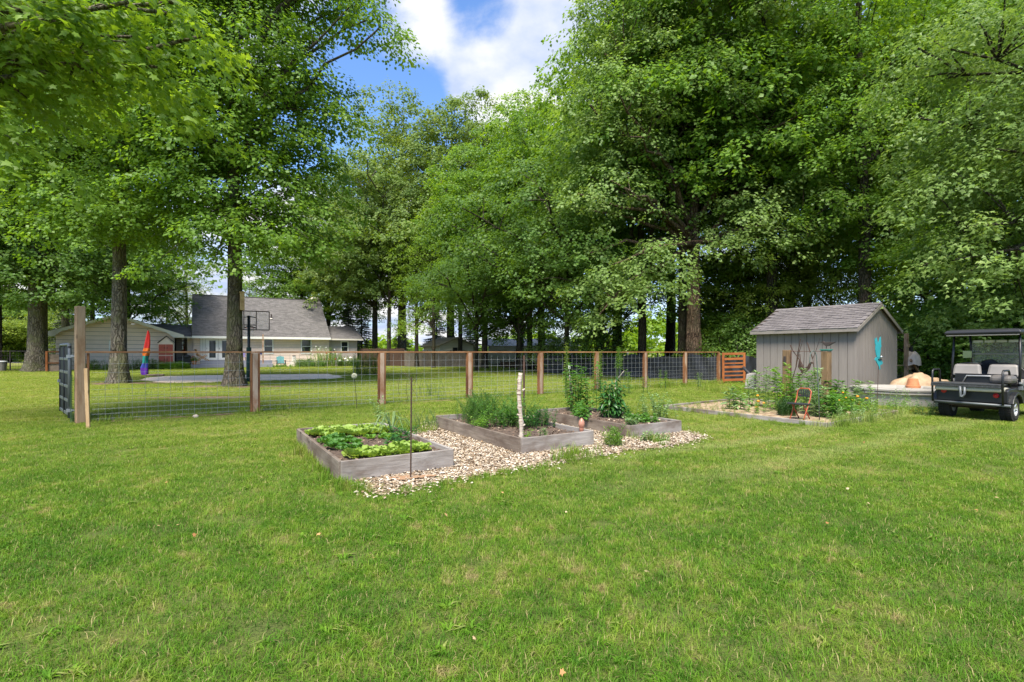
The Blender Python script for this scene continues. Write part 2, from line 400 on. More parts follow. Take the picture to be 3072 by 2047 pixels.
# ------------------------------------------------------------------ trees
class RNG(random.Random): pass
def clumps_in(rng, blobs, gap, n):
    """bough centres spread through the crown's lobes, mostly towards the outside"""
    out = []
    vols = [b[3] * b[4] * b[5] for b in blobs]; tries = 0
    while len(out) < n and tries < n * 30:
        tries += 1
        b = rng.choices(blobs, vols)[0]
        th = rng.random() * 2 * PI; cz = rng.uniform(-1, 1); sz = math.sqrt(1 - cz * cz)
        r = rng.random() ** .38
        p = (b[0] + b[3] * r * sz * math.cos(th), b[1] + b[4] * r * sz * math.sin(th), b[2] + b[5] * r * cz)
        if all((p[0] - q[0]) ** 2 + (p[1] - q[1]) ** 2 + ((p[2] - q[2]) * 1.12) ** 2 > gap * gap for q in out): out.append(p)
    return out
def crown(seed, clumps, axis, R=1.15, sprigs=10, leaves=17, size=.16, shape=KITE, droop=.5, sprig_r=.34, thin=0.0):
    """leaves on sprigs on domed boughs; axis = (x, y) of the trunk, boughs lean away from it"""
    g = np.random.default_rng(seed)
    C = np.array(clumps); nC = len(C)
    Rc = R * g.uniform(.75, 1.55, nC)
    out = C[:, :2] - np.array(axis)[None]; out = out / np.maximum(np.linalg.norm(out, axis=1, keepdims=True), .01)
    ns = np.maximum(3, (sprigs * (Rc / R) ** 2).astype(int))
    if thin: ns = np.maximum(2, (ns * g.uniform(1 - thin, 1, nC)).astype(int))
    ci = np.repeat(np.arange(nC), ns); N = len(ci)
    rho = np.sqrt(g.random(N)); th = g.random(N) * 2 * PI; r = Rc[ci]
    dx = rho * np.cos(th); dy = rho * np.sin(th)
    S = C[ci] + np.stack([dx * r, dy * r, r * (.46 * (1 - rho ** 2) - .22 + g.normal(0, .085, N))], 1)
    S[:, 2] -= droop * r * np.maximum(0, dx * out[ci, 0] + dy * out[ci, 1]) ** 1.5
    sn = np.stack([dx * .8 + out[ci, 0] * .45, dy * .8 + out[ci, 1] * .45, np.full(N, .62)], 1)
    k = np.maximum(4, (leaves * g.uniform(.6, 1.4, N)).astype(int)); si = np.repeat(np.arange(N), k); L = len(si)
    rr = sprig_r * np.sqrt(g.random(L)) * g.uniform(.75, 1.3, N)[si]; ta = g.random(L) * 2 * PI
    off = np.stack([np.cos(ta) * rr, np.sin(ta) * rr, g.normal(0, .30, L) * sprig_r - .5 * rr * rr / sprig_r], 1)
    P = S[si] + off
    n = unit(unit(sn)[si] + unit(off + 1e-4) * .55 + g.normal(0, .17, (L, 3)) + np.array([0, 0, .10]))
    d = unit(np.stack([np.cos(ta) + out[ci][si][:, 0] * .5, np.sin(ta) + out[ci][si][:, 1] * .5, np.full(L, -.6)], 1) + g.normal(0, .3, (L, 3)))
    return scat(shape[0], shape[1], P, d, n, size * g.uniform(.65, 1.25, L))
def trunk(seed, base, h, r0, lean=(0, 0), sides=14, flare=1.0, clumps=(), limb_n=9, limb_r=.11, start=.28, dead=(), wob=.35):
    """tapered trunk with a root flare, main limbs and the twigs that carry each bough"""
    rng = RNG(seed); mb = MB(); bx, by = base
    n = 16; pts = []; rad = []
    wx = rng.uniform(-1, 1); wy = rng.uniform(-1, 1)
    for i in range(n + 1):
        t = i / n
        z = h * t
        w = math.sin(t * 5 + wx * 3) * wob * t
        pts.append(Vector((bx + lean[0] * t + w * wx, by + lean[1] * t + w * wy, z - .15 * (i == 0))))
        rad.append(r0 * (1 - t) ** .8 * .92 + .03)
    if flare:
        zs = [-.12, .05, .18, .4, .75, 1.3]; fl = [1.75, 1.5, 1.3, 1.14, 1.05, 1.0]
        p1 = pts[1]
        lo = [Vector((bx, by, z)) + (p1 - Vector((bx, by, 0))) * (z / max(p1.z, .5)) * .8 for z in zs if z < p1.z - .1]
        pts = lo + pts[1:]; rad = [r0 * (1 + (f - 1) * flare) for f in fl[:len(lo)]] + rad[1:]
    # lobed cross-section so the trunk is not a turned pole
    b = len(mb.v)
    ph = [rng.random() * 6 for _ in range(3)]
    for p, r in zip(pts, rad):
        fl_ = max(0, 1.25 - p.z) / 1.25
        for k in range(sides):
            a = 2 * PI * k / sides
            m = 1 + .05 * math.sin(3 * a + ph[0]) + .04 * math.sin(5 * a + ph[1] + p.z) + .16 * fl_ * math.sin(5 * a + ph[2]) + rng.uniform(-.02, .02)
            mb.v.append((p.x + math.cos(a) * r * m, p.y + math.sin(a) * r * m, p.z))
    for i in range(len(pts) - 1):
        for k in range(sides):
            k2 = (k + 1) % sides
            mb.f.append((b + i * sides + k, b + i * sides + k2, b + (i + 1) * sides + k2, b + (i + 1) * sides + k))
    def on_trunk(z):
        z = max(.3, min(z, h * .97))
        for i in range(len(pts) - 1):
            if pts[i].z <= z <= pts[i + 1].z:
                t = (z - pts[i].z) / max(1e-6, pts[i + 1].z - pts[i].z); return pts[i].lerp(pts[i + 1], t), rad[i] * (1 - t) + rad[i + 1] * t
        return pts[-1], rad[-1]
    nodes = [on_trunk(h * t)[0] for t in (.35, .45, .55, .65, .75, .85, .95)]
    cl = [Vector(c) for c in clumps]
    order = sorted(cl, key=lambda c: -math.hypot(c.x - bx, c.y - by) + rng.random() * 2)
    main = order[:limb_n]; rest = order[limb_n:]
    def limb(a, c, r_a, r_c, sides=5, seg=5):
        P = []; R_ = []
        for i in range(seg + 1):
            t = i / seg
            p = a.lerp(c, t); p.z += math.sin(t * PI) * (c - a).length * .07
            if 0 < i < seg: p += Vector((rng.uniform(-1, 1), rng.uniform(-1, 1), rng.uniform(-1, 1))) * (c - a).length * .035
            P.append(p); R_.append(r_a * (1 - t) + r_c * t)
        mb.tube(P, R_, sides, False); return P
    for c in main:
        dd = math.hypot(c.x - bx, c.y - by)
        z0 = max(h * start, c.z - dd * rng.uniform(.5, .9))
        a, ra = on_trunk(min(z0, h * .9))
        P = limb(a, c, min(limb_r * rng.uniform(.8, 1.2), ra * .75), .03, 6, 6); nodes += P[1:-1]
    for c in rest:
        a = min(nodes, key=lambda q: (q - c).length + max(0, q.z - c.z) * 1.5)
        limb(a, c, .035, .012, 4, 3)
    for (z0, tip, r_) in dead:
        a, ra = on_trunk(z0); limb(a, Vector(tip), r_, .025, 6, 7)
    return mb
def leafV(parts): 
    V, Fc = join_np(parts); return V, Fc
TREES = []
def tree(label, base, trunk_mb, crownVF, bark, leaf, group='trees around the yard', name='maple_tree', cat='tree'):
    """one tree: the empty stands at the foot of the trunk, meshes are built round it"""
    t = empty(name, (base[0], base[1], 0), 0, label, cat, group)
    me = trunk_mb.mesh('trunk'); 
    o = link('trunk', me, bark, t, (-base[0], -base[1], 0), smooth=True)
    V, Fc = crownVF; me = np_mesh('crown', V, Fc)
    c = link('crown', me, leaf, t, (-base[0], -base[1], 0)); c['kind'] = 'stuff'
    TREES.append(t); return t

# --- generic forest trees, built once at the origin, 20 m tall
def lobes(seed, h, r, z0, z1, n):
    rng = RNG(seed); out = []
    for i in range(n):
        t = (i + .5) / n; z = z0 + (z1 - z0) * t
        w = r * (.75 + .55 * math.sin(PI * min(1, t * .95 + .12))) * (1 if t < .7 else (1.75 - t))
        a = rng.random() * 2 * PI; o = w * .42
        out.append((math.cos(a) * o, math.sin(a) * o, z, w, w, (z1 - z0) / n * 1.05))
    return out
def generic(seed, h=20, r=4.2, z0=5, n=170, gap=1.15, size=.185, sprigs=14, leaves=20, r0=.28, R=1.5, lob=6, droop=.5, limb=9, thin=0):
    cl = clumps_in(RNG(seed), lobes(seed, h, r, z0, h * .97, lob), gap, n)
    tm = trunk(seed + 1, (0, 0), h * .86, r0, clumps=cl, limb_n=limb, sides=10, flare=.6, start=.3)
    V, Fc = crown(seed + 2, cl, (0, 0), R, sprigs, leaves, size, KITE, droop, thin=thin)
    return tm.mesh('trunk'), np_mesh('crown', V, Fc)
GEN = {
    'tallA': generic(11, 20, 3.9, 6.5, 105, 1.75, size=.17, leaves=24),
    'tallB': generic(23, 20, 3.2, 8.5, 75, 1.7, r0=.24, size=.17, leaves=24),
    'tallC': generic(37, 20, 4.7, 6.0, 125, 1.85, r0=.34, size=.17, leaves=24),
    'airy': generic(41, 20, 4.0, 6, 95, 1.5, size=.17, sprigs=10, leaves=14, thin=.5),
    'mid': generic(59, 10, 3.3, 3.9, 75, 1.15, size=.13, r0=.12, R=1.15, lob=3, limb=7),
    'low': generic(53, 9, 2.9, 1.6, 95, .95, size=.14, r0=.11, R=1.0, lob=4, limb=6),
    'shrub': generic(67, 3.2, 1.5, .5, 45, .55, size=.11, r0=.04, R=.6, lob=3, limb=4, leaves=13, sprigs=8),
}
def conifer(seed):
    g = np.random.default_rng(seed); rng = RNG(seed); mb = MB()
    mb.tube([(0, 0, -.1), (0, 0, 6), (0, 0, 12)], [.18, .1, .02], 8)
    P = []; D = []; S = []
    z = 1.0
    while z < 11.7:
        r = 2.5 * (1 - z / 12.2) + .15
        for k in range(9):
            a = rng.random() * 6.28; L = r * rng.uniform(.75, 1.1); m = max(4, int(L * 9))
            mb.tube([(0, 0, z), (math.cos(a) * L, math.sin(a) * L, z - .18 * L)], [.03, .008], 3, False)
            t = np.linspace(.15, 1, m)
            for j in range(5):
                o = g.normal(0, .10, (m, 3)) * np.array([1, 1, .5])
                P.append(np.stack([np.cos(a) * L * t, np.sin(a) * L * t, z - .18 * L * t], 1) + o)
                D.append(np.stack([np.full(m, math.cos(a)), np.full(m, math.sin(a)), np.full(m, -.5)], 1) + g.normal(0, .6, (m, 3)))
        z += .38
    P = np.concatenate(P); D = np.concatenate(D)
    V, Fc = scat(KITE[0], KITE[1], P, D, g.normal(0, 1, (len(P), 3)) + np.array([0, 0, 1.2]), g.uniform(.18, .34, len(P)), g.uniform(.05, .09, len(P)))
    return mb.mesh('trunk'), np_mesh('crown', V, Fc)
GEN['spruce'] = conifer(5)
def place(kind, u, Y, height, wide=1.0, rot=0, leaf='leaf_maple', bark='bark_dark', label='', name='maple_tree', group='trees of the wood', X=None, cat='tree'):
    hh = {'low': 9, 'mid': 10, 'shrub': 3.2, 'spruce': 12}.get(kind, 20); s = height / hh
    x = PX(u, Y) if X is None else X
    t = empty(name, (x, Y, 0), math.radians(rot), label, cat, group)
    for nm, me, mt in (('trunk', GEN[kind][0], M[bark]), ('crown', GEN[kind][1], M[leaf])):
        if not me.materials: me.materials.append(mt)
        o = bpy.data.objects.new(nm, me); COL.objects.link(o); o.parent = t
        o.scale = (s * wide, s * wide, s)
        o.material_slots[0].link = 'OBJECT'; o.material_slots[0].material = mt
        if nm == 'crown': o['kind'] = 'stuff'
    return t
# ------------------------------------------------------------------ ground
def in_poly(x, y, poly):
    c = np.zeros(len(x), bool); n = len(poly); j = n - 1
    for i in range(n):
        xi, yi = poly[i]; xj, yj = poly[j]
        if yi != yj:
            c ^= ((yi > y) != (yj > y)) & (x < (xj - xi) * (y - yi) / (yj - yi) + xi)
        j = i
    return c
t = NT('turf'); c = lawn_color(t); dk = t.mix(.55, t.mix(1.0, c, (.55, .50, .55), 'MULTIPLY'), (.10, .085, .04))
c = t.mix(.35, c, (.25, .20, .10))
fn = t.noise(t.pos(), 70, 4, .75)
t.bsdf(t.mix(t.ramp(fn, [(.35, (0, 0, 0)), (.65, (1, 1, 1))]), dk, c), .95, 0, fn, .02, .1); M['turf'] = t.m
def sheet(name, poly, z, mat, sub=None):
    me = bpy.data.meshes.new(name); me.from_pydata([(x, y, z) for x, y in poly], [], [tuple(range(len(poly)))]); me.update()
    o = link(name, me, mat); o['kind'] = 'structure'; return o
sheet('lawn', [(-400, -60), (400, -60), (400, 500), (-400, 500)], 0, M['turf'])

# forest floor under the wood on the right and at the back
t = NT('litter'); nz = t.noise(t.pos(), 3.0, 6, .7); n2 = t.noise(t.pos(), 40, 3, .6)
t.bsdf(t.mix(t.ramp(nz, [(.4, (0, 0, 0)), (.62, (1, 1, 1))]), (.045, .035, .022), (.030, .055, .014)), .95, 0, n2, .03, .1); M['litter'] = t.m
WOODS = [(2.2, 32.5), (6.3, 27.5), (10.2, 23.4), (12.8, 19.5), (14.6, 17.4), (17, 15.8), (24, 14.2), (60, 12), (90, 60), (60, 95), (-4, 64), (1, 44)]
sheet('forest_floor', WOODS, .004, M['litter'])

# pale gravel court behind the fence
t = NT('gravel'); nz = t.noise(t.pos(), 30, 5, .7); n2 = t.noise(t.mapv(t.pos(), (1, 1, 1)), 1.3, 4, .6)
t.bsdf(t.mix(t.ramp(n2, [(.45, (0, 0, 0)), (.7, (1, 1, 1))]), t.ramp(nz, [(.3, (.66, .50, .40)), (.7, (.86, .69, .57))]), (.62, .47, .34)), .9, 0, nz, .01, .2); M['gravel'] = t.m
COURT = [G(418, 1141), G(440, 1133), G(500, 1129.5), G(600, 1127), G(720, 1125), G(860, 1123.5), G(985, 1122.5), G(1020, 1127), G(1037, 1133.5), G(990, 1138), G(880, 1140.5), G(760, 1144), G(650, 1147.5), G(560, 1149.5), G(480, 1149)]
sheet('gravel_court', COURT, .006, M['gravel'])
M['road'] = pm('road', (.62, .60, .57), (.5, .49, .46), 3, .9)
sheet('road', [(-120, 66), (-32, 62), (-32, 70), (-120, 76)], .006, M['road'])
# bare earth: worn rings round the two yard maples, strip along the fence foot
t = NT('earth'); nz = t.noise(t.pos(), 9, 6, .7); n2 = t.noise(t.pos(), 60, 3, .7)
t.bsdf(t.ramp(nz, [(.35, (.10, .065, .042)), (.55, (.21, .145, .095)), (.72, (.34, .26, .17))]), .95, 0, n2, .015, .1); M['earth'] = t.m
def patch(name, cx, cy, rx, ry, z, seed, mat, rz=0):
    rng = RNG(seed); P = []
    for k in range(40):
        a = 2 * PI * k / 40; r = 1 + .18 * math.sin(3 * a + seed) + .12 * math.sin(7 * a + seed * 2) + rng.uniform(-.07, .07)
        x = math.cos(a) * rx * r; y = math.sin(a) * ry * r
        P.append((cx + x * math.cos(rz) - y * math.sin(rz), cy + x * math.sin(rz) + y * math.cos(rz)))
    sheet(name, P, z, mat); return P
T1 = (PX(357, 22.3), 22.3); T2 = (PX(704, 20.3), 20.3)
BARE = [patch('bare_earth', T1[0] + .3, T1[1] - .1, 1.7, .8, .008, 1, M['earth']),
        patch('bare_earth', T2[0] + .1, T2[1] - .3, 2.1, .75, .008, 2, M['earth']),
        patch('bare_earth', *G(600, 1194), 1.6, .38, .008, 5, M['earth'], .1)]
FD = Vector((.8107, .5854, 0)).normalized()       # direction of the fence
def FP(u):                                         # fence post position seen at pixel column u
    a = (u - 1536) / F; Y = 21.6755 / (1.385 - a); return (a * Y, Y)
f0 = FP(330); f1 = FP(700); f2 = FP(1180); f3 = FP(1370)
STRIP = [(f0[0] + .1, f0[1] - .14), (f1[0] + .1, f1[1] - .12), (f1[0], f1[1] + .12), (f0[0], f0[1] + .06)]
sheet('bare_strip', STRIP, .010, M['earth'])
STRIP2 = [(f2[0] + .1, f2[1] - .15), (f3[0] + .1, f3[1] - .15), (f3[0], f3[1] + .14), (f2[0], f2[1] + .2)]
sheet('bare_strip', STRIP2, .010, M['earth'])

# ------------------------------------------------------------------ raised beds (frames)
M['board'] = wood('board', (.21, .19, .175), (.33, .30, .275), (.13, .10, .08), .10, .004)
M['board_brown'] = wood('board_brown', (.13, .105, .082), (.23, .19, .155), (.08, .055, .042), .08, .004)
M['soil'] = pm('soil', (.045, .030, .022), (.13, .090, .065), 14, .95, .02, detail=8)
M['cedar'] = wood('cedar', (.29, .14, .06), (.42, .225, .11), (.20, .08, .03), .12, .003)
M['cedar_pale'] = wood('cedar_pale', (.31, .215, .155), (.43, .33, .25), (.22, .10, .045), .10, .003)
M['cedar_dark'] = wood('cedar_dark', (.17, .072, .030), (.25, .115, .05), (.10, .04, .018), .12, .003)
def plank(name, parent, p0, p1, w, th, mat, up=(0, 0, 1), bev=.004, label=None, center=True):
    """board from p0 to p1 along local X; w = extent along 'up', th = thickness"""
    p0 = Vector(p0); p1 = Vector(p1); x = (p1 - p0); L = x.length; x.normalize()
    z = Vector(up); z = (z - x * z.dot(x)).normalized(); y = z.cross(x)
    mb = MB().box(-L / 2, L / 2, -th / 2, th / 2, -w / 2, w / 2)
    o = mb.obj(name, mat, parent, bev=bev)
    R = Matrix((x, y, z)).transposed().to_4x4(); R.translation = (p0 + p1) / 2
    o.matrix_local = R
    if label: o['label'] = label
    return o
def raised_bed(center, w, l, h, label, fill=.045, sag=0, th=.04):
    t = empty('raised_bed', (center[0], center[1], 0), ANG, label, 'raised bed', 'wooden raised garden beds')
    plank('board', t, (-w / 2, -l / 2, h / 2), (w / 2, -l / 2, h / 2), h, th, M['board'])
    plank('board', t, (-w / 2, l / 2, h / 2), (w / 2, l / 2, h / 2), h, th, M['board'])
    plank('board', t, (-w / 2 + th / 2 - .022, -l / 2 + th / 2 + .002, h / 2), (-w / 2 + th / 2 - .022, l / 2 - th / 2 - .002, h / 2), h - .004, th, M['board_brown'], label='browner long side board')
    plank('board', t, (w / 2 - th / 2 + .022, -l / 2 + th / 2 + .002, h / 2), (w / 2 - th / 2 + .022, l / 2 - th / 2 - .002, h / 2), h - .004, th, M['board'])
    g = np.random.default_rng(int(abs(center[0]) * 100)); nx, ny = 26, 52
    X, Y = np.meshgrid(np.linspace(-w / 2 + th - .02, w / 2 - th + .02, nx), np.linspace(-l / 2 + th - .01, l / 2 - th + .01, ny), indexing='ij')
    Z = h - fill + .018 * np.sin(X * 9) * np.sin(Y * 6) + g.normal(0, .008, X.shape) - sag
    V = np.stack([X.ravel(), Y.ravel(), Z.ravel()], 1); i, j = np.meshgrid(np.arange(nx - 1), np.arange(ny - 1), indexing='ij'); a = (i * ny + j).ravel()
    link('soil', np_mesh('soil', V, np.stack([a, a + ny, a + ny + 1, a + 1], 1)), M['soil'], t)
    V, Fc = scat([(-.5, -.5, 0), (.5, -.4, .3), (.4, .5, 0), (-.5, .4, .3)], [(0, 1, 2), (0, 2, 3)],
                 np.stack([g.uniform(-w / 2 + .05, w / 2 - .05, 500), g.uniform(-l / 2 + .05, l / 2 - .05, 500), np.full(500, h - fill + .012 - sag)], 1),
                 g.normal(0, 1, (500, 3)) * [1, 1, .2], np.tile([0, 0, 1.], (500, 1)) + g.normal(0, .3, (500, 3)), g.uniform(.01, .035, 500))
    o = link('mulch', np_mesh('mulch', V, Fc), M['mulch'], t); o['kind'] = 'stuff'
    return t
t = NT('mulch'); t.bsdf(t.ramp(t.irand(), [(.1, (.07, .045, .03)), (.6, (.19, .12, .08)), (1, (.42, .33, .24))]), .9); M['mulch'] = t.m
B1 = (-1.93, 6.775); B2 = (-.09, 8.25); B3 = (1.667, 9.41)
bed1 = raised_bed(B1, 1.27, 2.67, .22, 'weathered grey raised bed of bright lettuce, nearest and leftmost of the three', .05)
bed2 = raised_bed(B2, 1.23, 2.80, .22, 'weathered grey raised bed with the upright birch log in its corner', .07)
bed3 = raised_bed(B3, 1.14, 2.60, .205, 'weathered grey raised bed of strawberries and drooping peppers, on the right', .04)
def L2W(c, x, y): return (c[0] + x * math.cos(ANG) - y * math.sin(ANG), c[1] + x * math.sin(ANG) + y * math.cos(ANG))

# big low-framed flower bed beside the shed
FB = [(3.62, 12.2), (5.62, 9.13), (8.35, 11.1), (6.3, 14.2)]
fbed = empty('flower_bed', ((FB[0][0] + FB[2][0]) / 2, (FB[0][1] + FB[2][1]) / 2, 0), 0, 'large low timber-edged flower bed of milkweed in front of the grey shed', 'flower bed')
o_ = fbed.location
for i in range(4):
    a = FB[i]; b = FB[(i + 1) % 4]
    plank('edge_board', fbed, (a[0] - o_.x, a[1] - o_.y, .045), (b[0] - o_.x, b[1] - o_.y, .045), .09, .05, M['board'], bev=.006)
cxb, cyb = o_.x, o_.y
me = bpy.data.meshes.new('soil'); q = [((x - cxb) * .99, (y - cyb) * .99, .04) for x, y in FB]; me.from_pydata(q, [], [(0, 1, 2, 3)])
t = NT('dry_soil'); nz = t.noise(t.pos(), 8, 7, .7); t.bsdf(t.ramp(nz, [(.35, (.16, .10, .06)), (.55, (.36, .27, .18)), (.75, (.52, .42, .30))]), .95, 0, nz, .02, .1); M['dry_soil'] = t.m
link('soil', me, M['dry_soil'], fbed)

# ------------------------------------------------------------------ wood chips round the raised beds
CHIP = [G(1062, 1420), G(1078, 1447), G(1100, 1470), G(1145, 1492), G(1185, 1474), G(1215, 1486), G(1290, 1452), G(1390, 1438), G(1500, 1416), G(1640, 1398), G(1730, 1378),
        G(1800, 1372), G(1880, 1352), G(1975, 1346), G(2060, 1330), G(2108, 1312), G(2062, 1298), G(1850, 1262), G(1640, 1250), G(1480, 1250), G(1330, 1262), G(1255, 1286), G(1255, 1300), G(1200, 1300)]
M['chipbase'] = pm('chipbase', (.20, .13, .075), (.36, .27, .18), 25, .95, .02, detail=8)
sheet('wood_chip_bed', CHIP, .012, M['chipbase'])
g = np.random.default_rng(3)
N = 120000
cx = g.uniform(-3.2, 4.5, N); cyy = g.uniform(4.6, 11, N); jx = g.normal(0, .10, N) * (1 + (g.random(N) < .06) * 2); jy = g.normal(0, .10, N)
k = in_poly(cx + jx, cyy + jy, CHIP)
cx, cyy = cx[k], cyy[k]; N = len(cx)
d = np.stack([g.normal(0, 1, N), g.normal(0, 1, N), g.normal(0, .18, N)], 1)
n = np.stack([g.normal(0, .26, N), g.normal(0, .26, N), np.ones(N)], 1)
CH = ([(-.5, -.5, 0), (.5, -.38, 0), (.45, .5, 0), (-.42, .42, 0), (-.5, -.5, .22), (.5, -.38, .22), (.45, .5, .22), (-.42, .42, .22)],
      [(4, 5, 6), (4, 6, 7), (0, 1, 5), (0, 5, 4), (1, 2, 6), (1, 6, 5), (2, 3, 7), (2, 7, 6), (3, 0, 4), (3, 4, 7)])
CH = ([(-.5, -.5, -.05), (0, -.55, .12), (.5, -.38, -.04), (.45, .5, 0), (0, .5, .13), (-.42, .42, -.03)], [(0, 1, 4), (0, 4, 5), (1, 2, 3), (1, 3, 4)])
V, Fc = scat(CH[0], CH[1], np.stack([cx, cyy, g.uniform(.010, .030, N)], 1), d, n, g.uniform(.018, .048, N), g.uniform(.010, .024, N))
t = NT('chip')
c = t.ramp(t.irand(), [(0, (.07, .045, .03)), (.22, (.21, .145, .09)), (.5, (.38, .30, .21)), (.8, (.51, .43, .335)), (1, (.60, .54, .46))])
t.bsdf(c, .85, 0, t.noise(t.pos(), 90, 3), .003, .2); M['chip'] = t.m
o = link('wood_chips', np_mesh('wood_chips', V, Fc), M['chip']); tag(o, 'pale wood chips strewn round the three raised beds', 'wood chips', None, 'stuff')

# ------------------------------------------------------------------ grass
t = NT('blade'); c = lawn_color(t)
r = t.irand()
c = t.mix(t.ramp(r, [(0, (.0, .0, .0)), (1, (1, 1, 1))]), t.mix(1.0, c, (.70, .78, .62), 'MULTIPLY'), t.mix(1.0, c, (1.35, 1.28, 1.5), 'MULTIPLY'))
dry = t.ramp(t.math('FRACT', t.math('MULTIPLY', r, 17.3)), [(.94, (0, 0, 0)), (.96, (1, 1, 1))])
c = t.mix(dry, c, (.34, .29, .13))
p = t.bsdf(c, .6, 0, None, .01, .15)
tr = t.n('ShaderNodeBsdfTranslucent'); t.l(t.mix(1.0, c, (1.5, 1.5, .7), 'MULTIPLY'), tr.inputs['Color'])
ms = t.n('ShaderNodeMixShader'); ms.inputs[0].default_value = .3
t.l(p.outputs[0], ms.inputs[1]); t.l(tr.outputs[0], ms.inputs[2]); t.l(ms.outputs[0], t.out.inputs['Surface']); M['blade'] = t.m
def tuft(name, seed, n, rad, h, w, lean=.5):
    g = np.random.default_rng(seed)
    a = g.random(n) * 2 * PI; r = rad * np.sqrt(g.random(n)); b = np.stack([np.cos(a) * r, np.sin(a) * r, np.zeros(n)], 1)
    la = g.random(n) * 2 * PI; ln = g.uniform(.15, 1, n) * lean; hh = h * g.uniform(.5, 1.25, n)
    ld = np.stack([np.cos(la), np.sin(la), np.zeros(n)], 1); sd_ = np.stack([-np.sin(la + g.normal(0, .6, n)), np.cos(la), np.zeros(n)], 1)
    ww = (w * g.uniform(.6, 1.2, n))[:, None]
    m = b + ld * (ln * hh * .35)[:, None] + np.array([0, 0, 1]) * (hh * .62)[:, None]
    tp = b + ld * (ln * hh * 1.15)[:, None] + np.array([0, 0, 1]) * (hh * (1 - .28 * ln))[:, None]
    V = np.stack([b - sd_ * ww * .5, b + sd_ * ww * .5, m - sd_ * ww * .42, m + sd_ * ww * .42, tp], 1).reshape(-1, 3)
    f = np.array([(0, 1, 3), (0, 3, 2), (2, 3, 4)]); Fc = (f[None] + (np.arange(n) * 5)[:, None, None]).reshape(-1, 3)
    me = np_mesh(name, V, Fc); me.materials.append(M['blade']); return me
def scatter_stuff(name, meshes, pos, rot, scl, idx, label, cat):
    """one object: instances of the given meshes on the vertices of its own mesh"""
    col = bpy.data.collections.new(name + '_kinds')
    for i, me in enumerate(meshes):
        o = bpy.data.objects.new('%s_kind_%d' % (name, i), me); col.objects.link(o)
    me = bpy.data.meshes.new(name); me.vertices.add(len(pos)); me.vertices.foreach_set('co', np.ascontiguousarray(pos, dtype=np.float32).ravel())
    for nm, arr, ty in (('rot', rot, 'FLOAT'), ('scl', scl, 'FLOAT'), ('idx', idx, 'INT')):
        at = me.attributes.new(nm, ty, 'POINT'); at.data.foreach_set('value', np.ascontiguousarray(arr, dtype=np.int32 if ty == 'INT' else np.float32))
    me.update(); o = bpy.data.objects.new(name, me); COL.objects.link(o); tag(o, label, cat, None, 'stuff')
    ng = bpy.data.node_groups.new(name, 'GeometryNodeTree')
    ng.interface.new_socket('Geometry', in_out='INPUT', socket_type='NodeSocketGeometry'); ng.interface.new_socket('Geometry', in_out='OUTPUT', socket_type='NodeSocketGeometry')
    gi = ng.nodes.new('NodeGroupInput'); go = ng.nodes.new('NodeGroupOutput'); ci = ng.nodes.new('GeometryNodeCollectionInfo'); ip = ng.nodes.new('GeometryNodeInstanceOnPoints')
    ci.inputs['Collection'].default_value = col; ci.inputs['Separate Children'].default_value = True; ci.inputs['Reset Children'].default_value = True
    def at(nm, ty):
        n = ng.nodes.new('GeometryNodeInputNamedAttribute'); n.data_type = ty; n.inputs['Name'].default_value = nm; return n.outputs['Attribute']
    cb = ng.nodes.new('ShaderNodeCombineXYZ'); ng.links.new(at('rot', 'FLOAT'), cb.inputs[2])
    ng.links.new(gi.outputs[0], ip.inputs['Points']); ng.links.new(ci.outputs[0], ip.inputs['Instance'])
    ip.inputs['Pick Instance'].default_value = True
    ng.links.new(at('idx', 'INT'), ip.inputs['Instance Index']); ng.links.new(cb.outputs[0], ip.inputs['Rotation']); ng.links.new(at('scl', 'FLOAT'), ip.inputs['Scale'])
    ng.links.new(ip.outputs[0], go.inputs[0])
    md = o.modifiers.new('scatter', 'NODES'); md.node_group = ng; return o
TK = [tuft('grass_a', 1, 95, .13, .030, .0028, 1.5), tuft('grass_b', 2, 95, .13, .038, .0028, 1.3), tuft('grass_c', 3, 85, .14, .026, .0032, 1.8), tuft('grass_d', 4, 95, .13, .032, .0028, 1.6),
      tuft('grass_tall', 5, 45, .07, .15, .005, .6), tuft('grass_tall2', 6, 30, .09, .22, .006, .7), tuft('grass_sparse', 7, 34, .14, .036, .0030, 1.4), tuft('rosette', 8, 16, .035, .030, .014, 2.6)]
g = np.random.default_rng(77)
P = []; 
def zone(y0, y1, dens, sc):
    x0 = -(y1 * 1.08 + 3.2); area = (2 * -x0) * (y1 - y0); n = int(area * dens)
    x = g.uniform(x0, -x0, n); y = g.uniform(y0, y1, n)
    k = np.abs(x) < y * 1.08 + 3.2; x = x[k]; y = y[k]
    P.append(np.stack([x, y, np.full(len(x), sc)], 1))
zone(.9, 5.5, 150, 1.0); zone(5.5, 10, 95, 1.05); zone(10, 17, 48, 1.25); zone(17, 28, 20, 1.6); zone(28, 48, 5, 2.4)
P = np.concatenate(P); jx = P[:, 0] + g.normal(0, .05, len(P)); jy = P[:, 1] + g.normal(0, .05, len(P))
bad = in_poly(jx, jy, CHIP) | in_poly(P[:, 0], P[:, 1], FB) | in_poly(P[:, 0], P[:, 1], COURT) | in_poly(P[:, 0], P[:, 1], WOODS)
for c_, w_, l_ in ((B1, 1.34, 2.74), (B2, 1.3, 2.87), (B3, 1.2, 2.7)):
    rect = [L2W(c_, *q) for q in ((-w_ / 2, -l_ / 2), (w_ / 2, -l_ / 2), (w_ / 2, l_ / 2), (-w_ / 2, l_ / 2))]
    bad |= in_poly(P[:, 0], P[:, 1], rect)
for b_ in BARE + [STRIP, STRIP2]: bad |= in_poly(jx, jy, b_) & (g.random(len(P)) < .93)
P = P[~bad]; N = len(P)
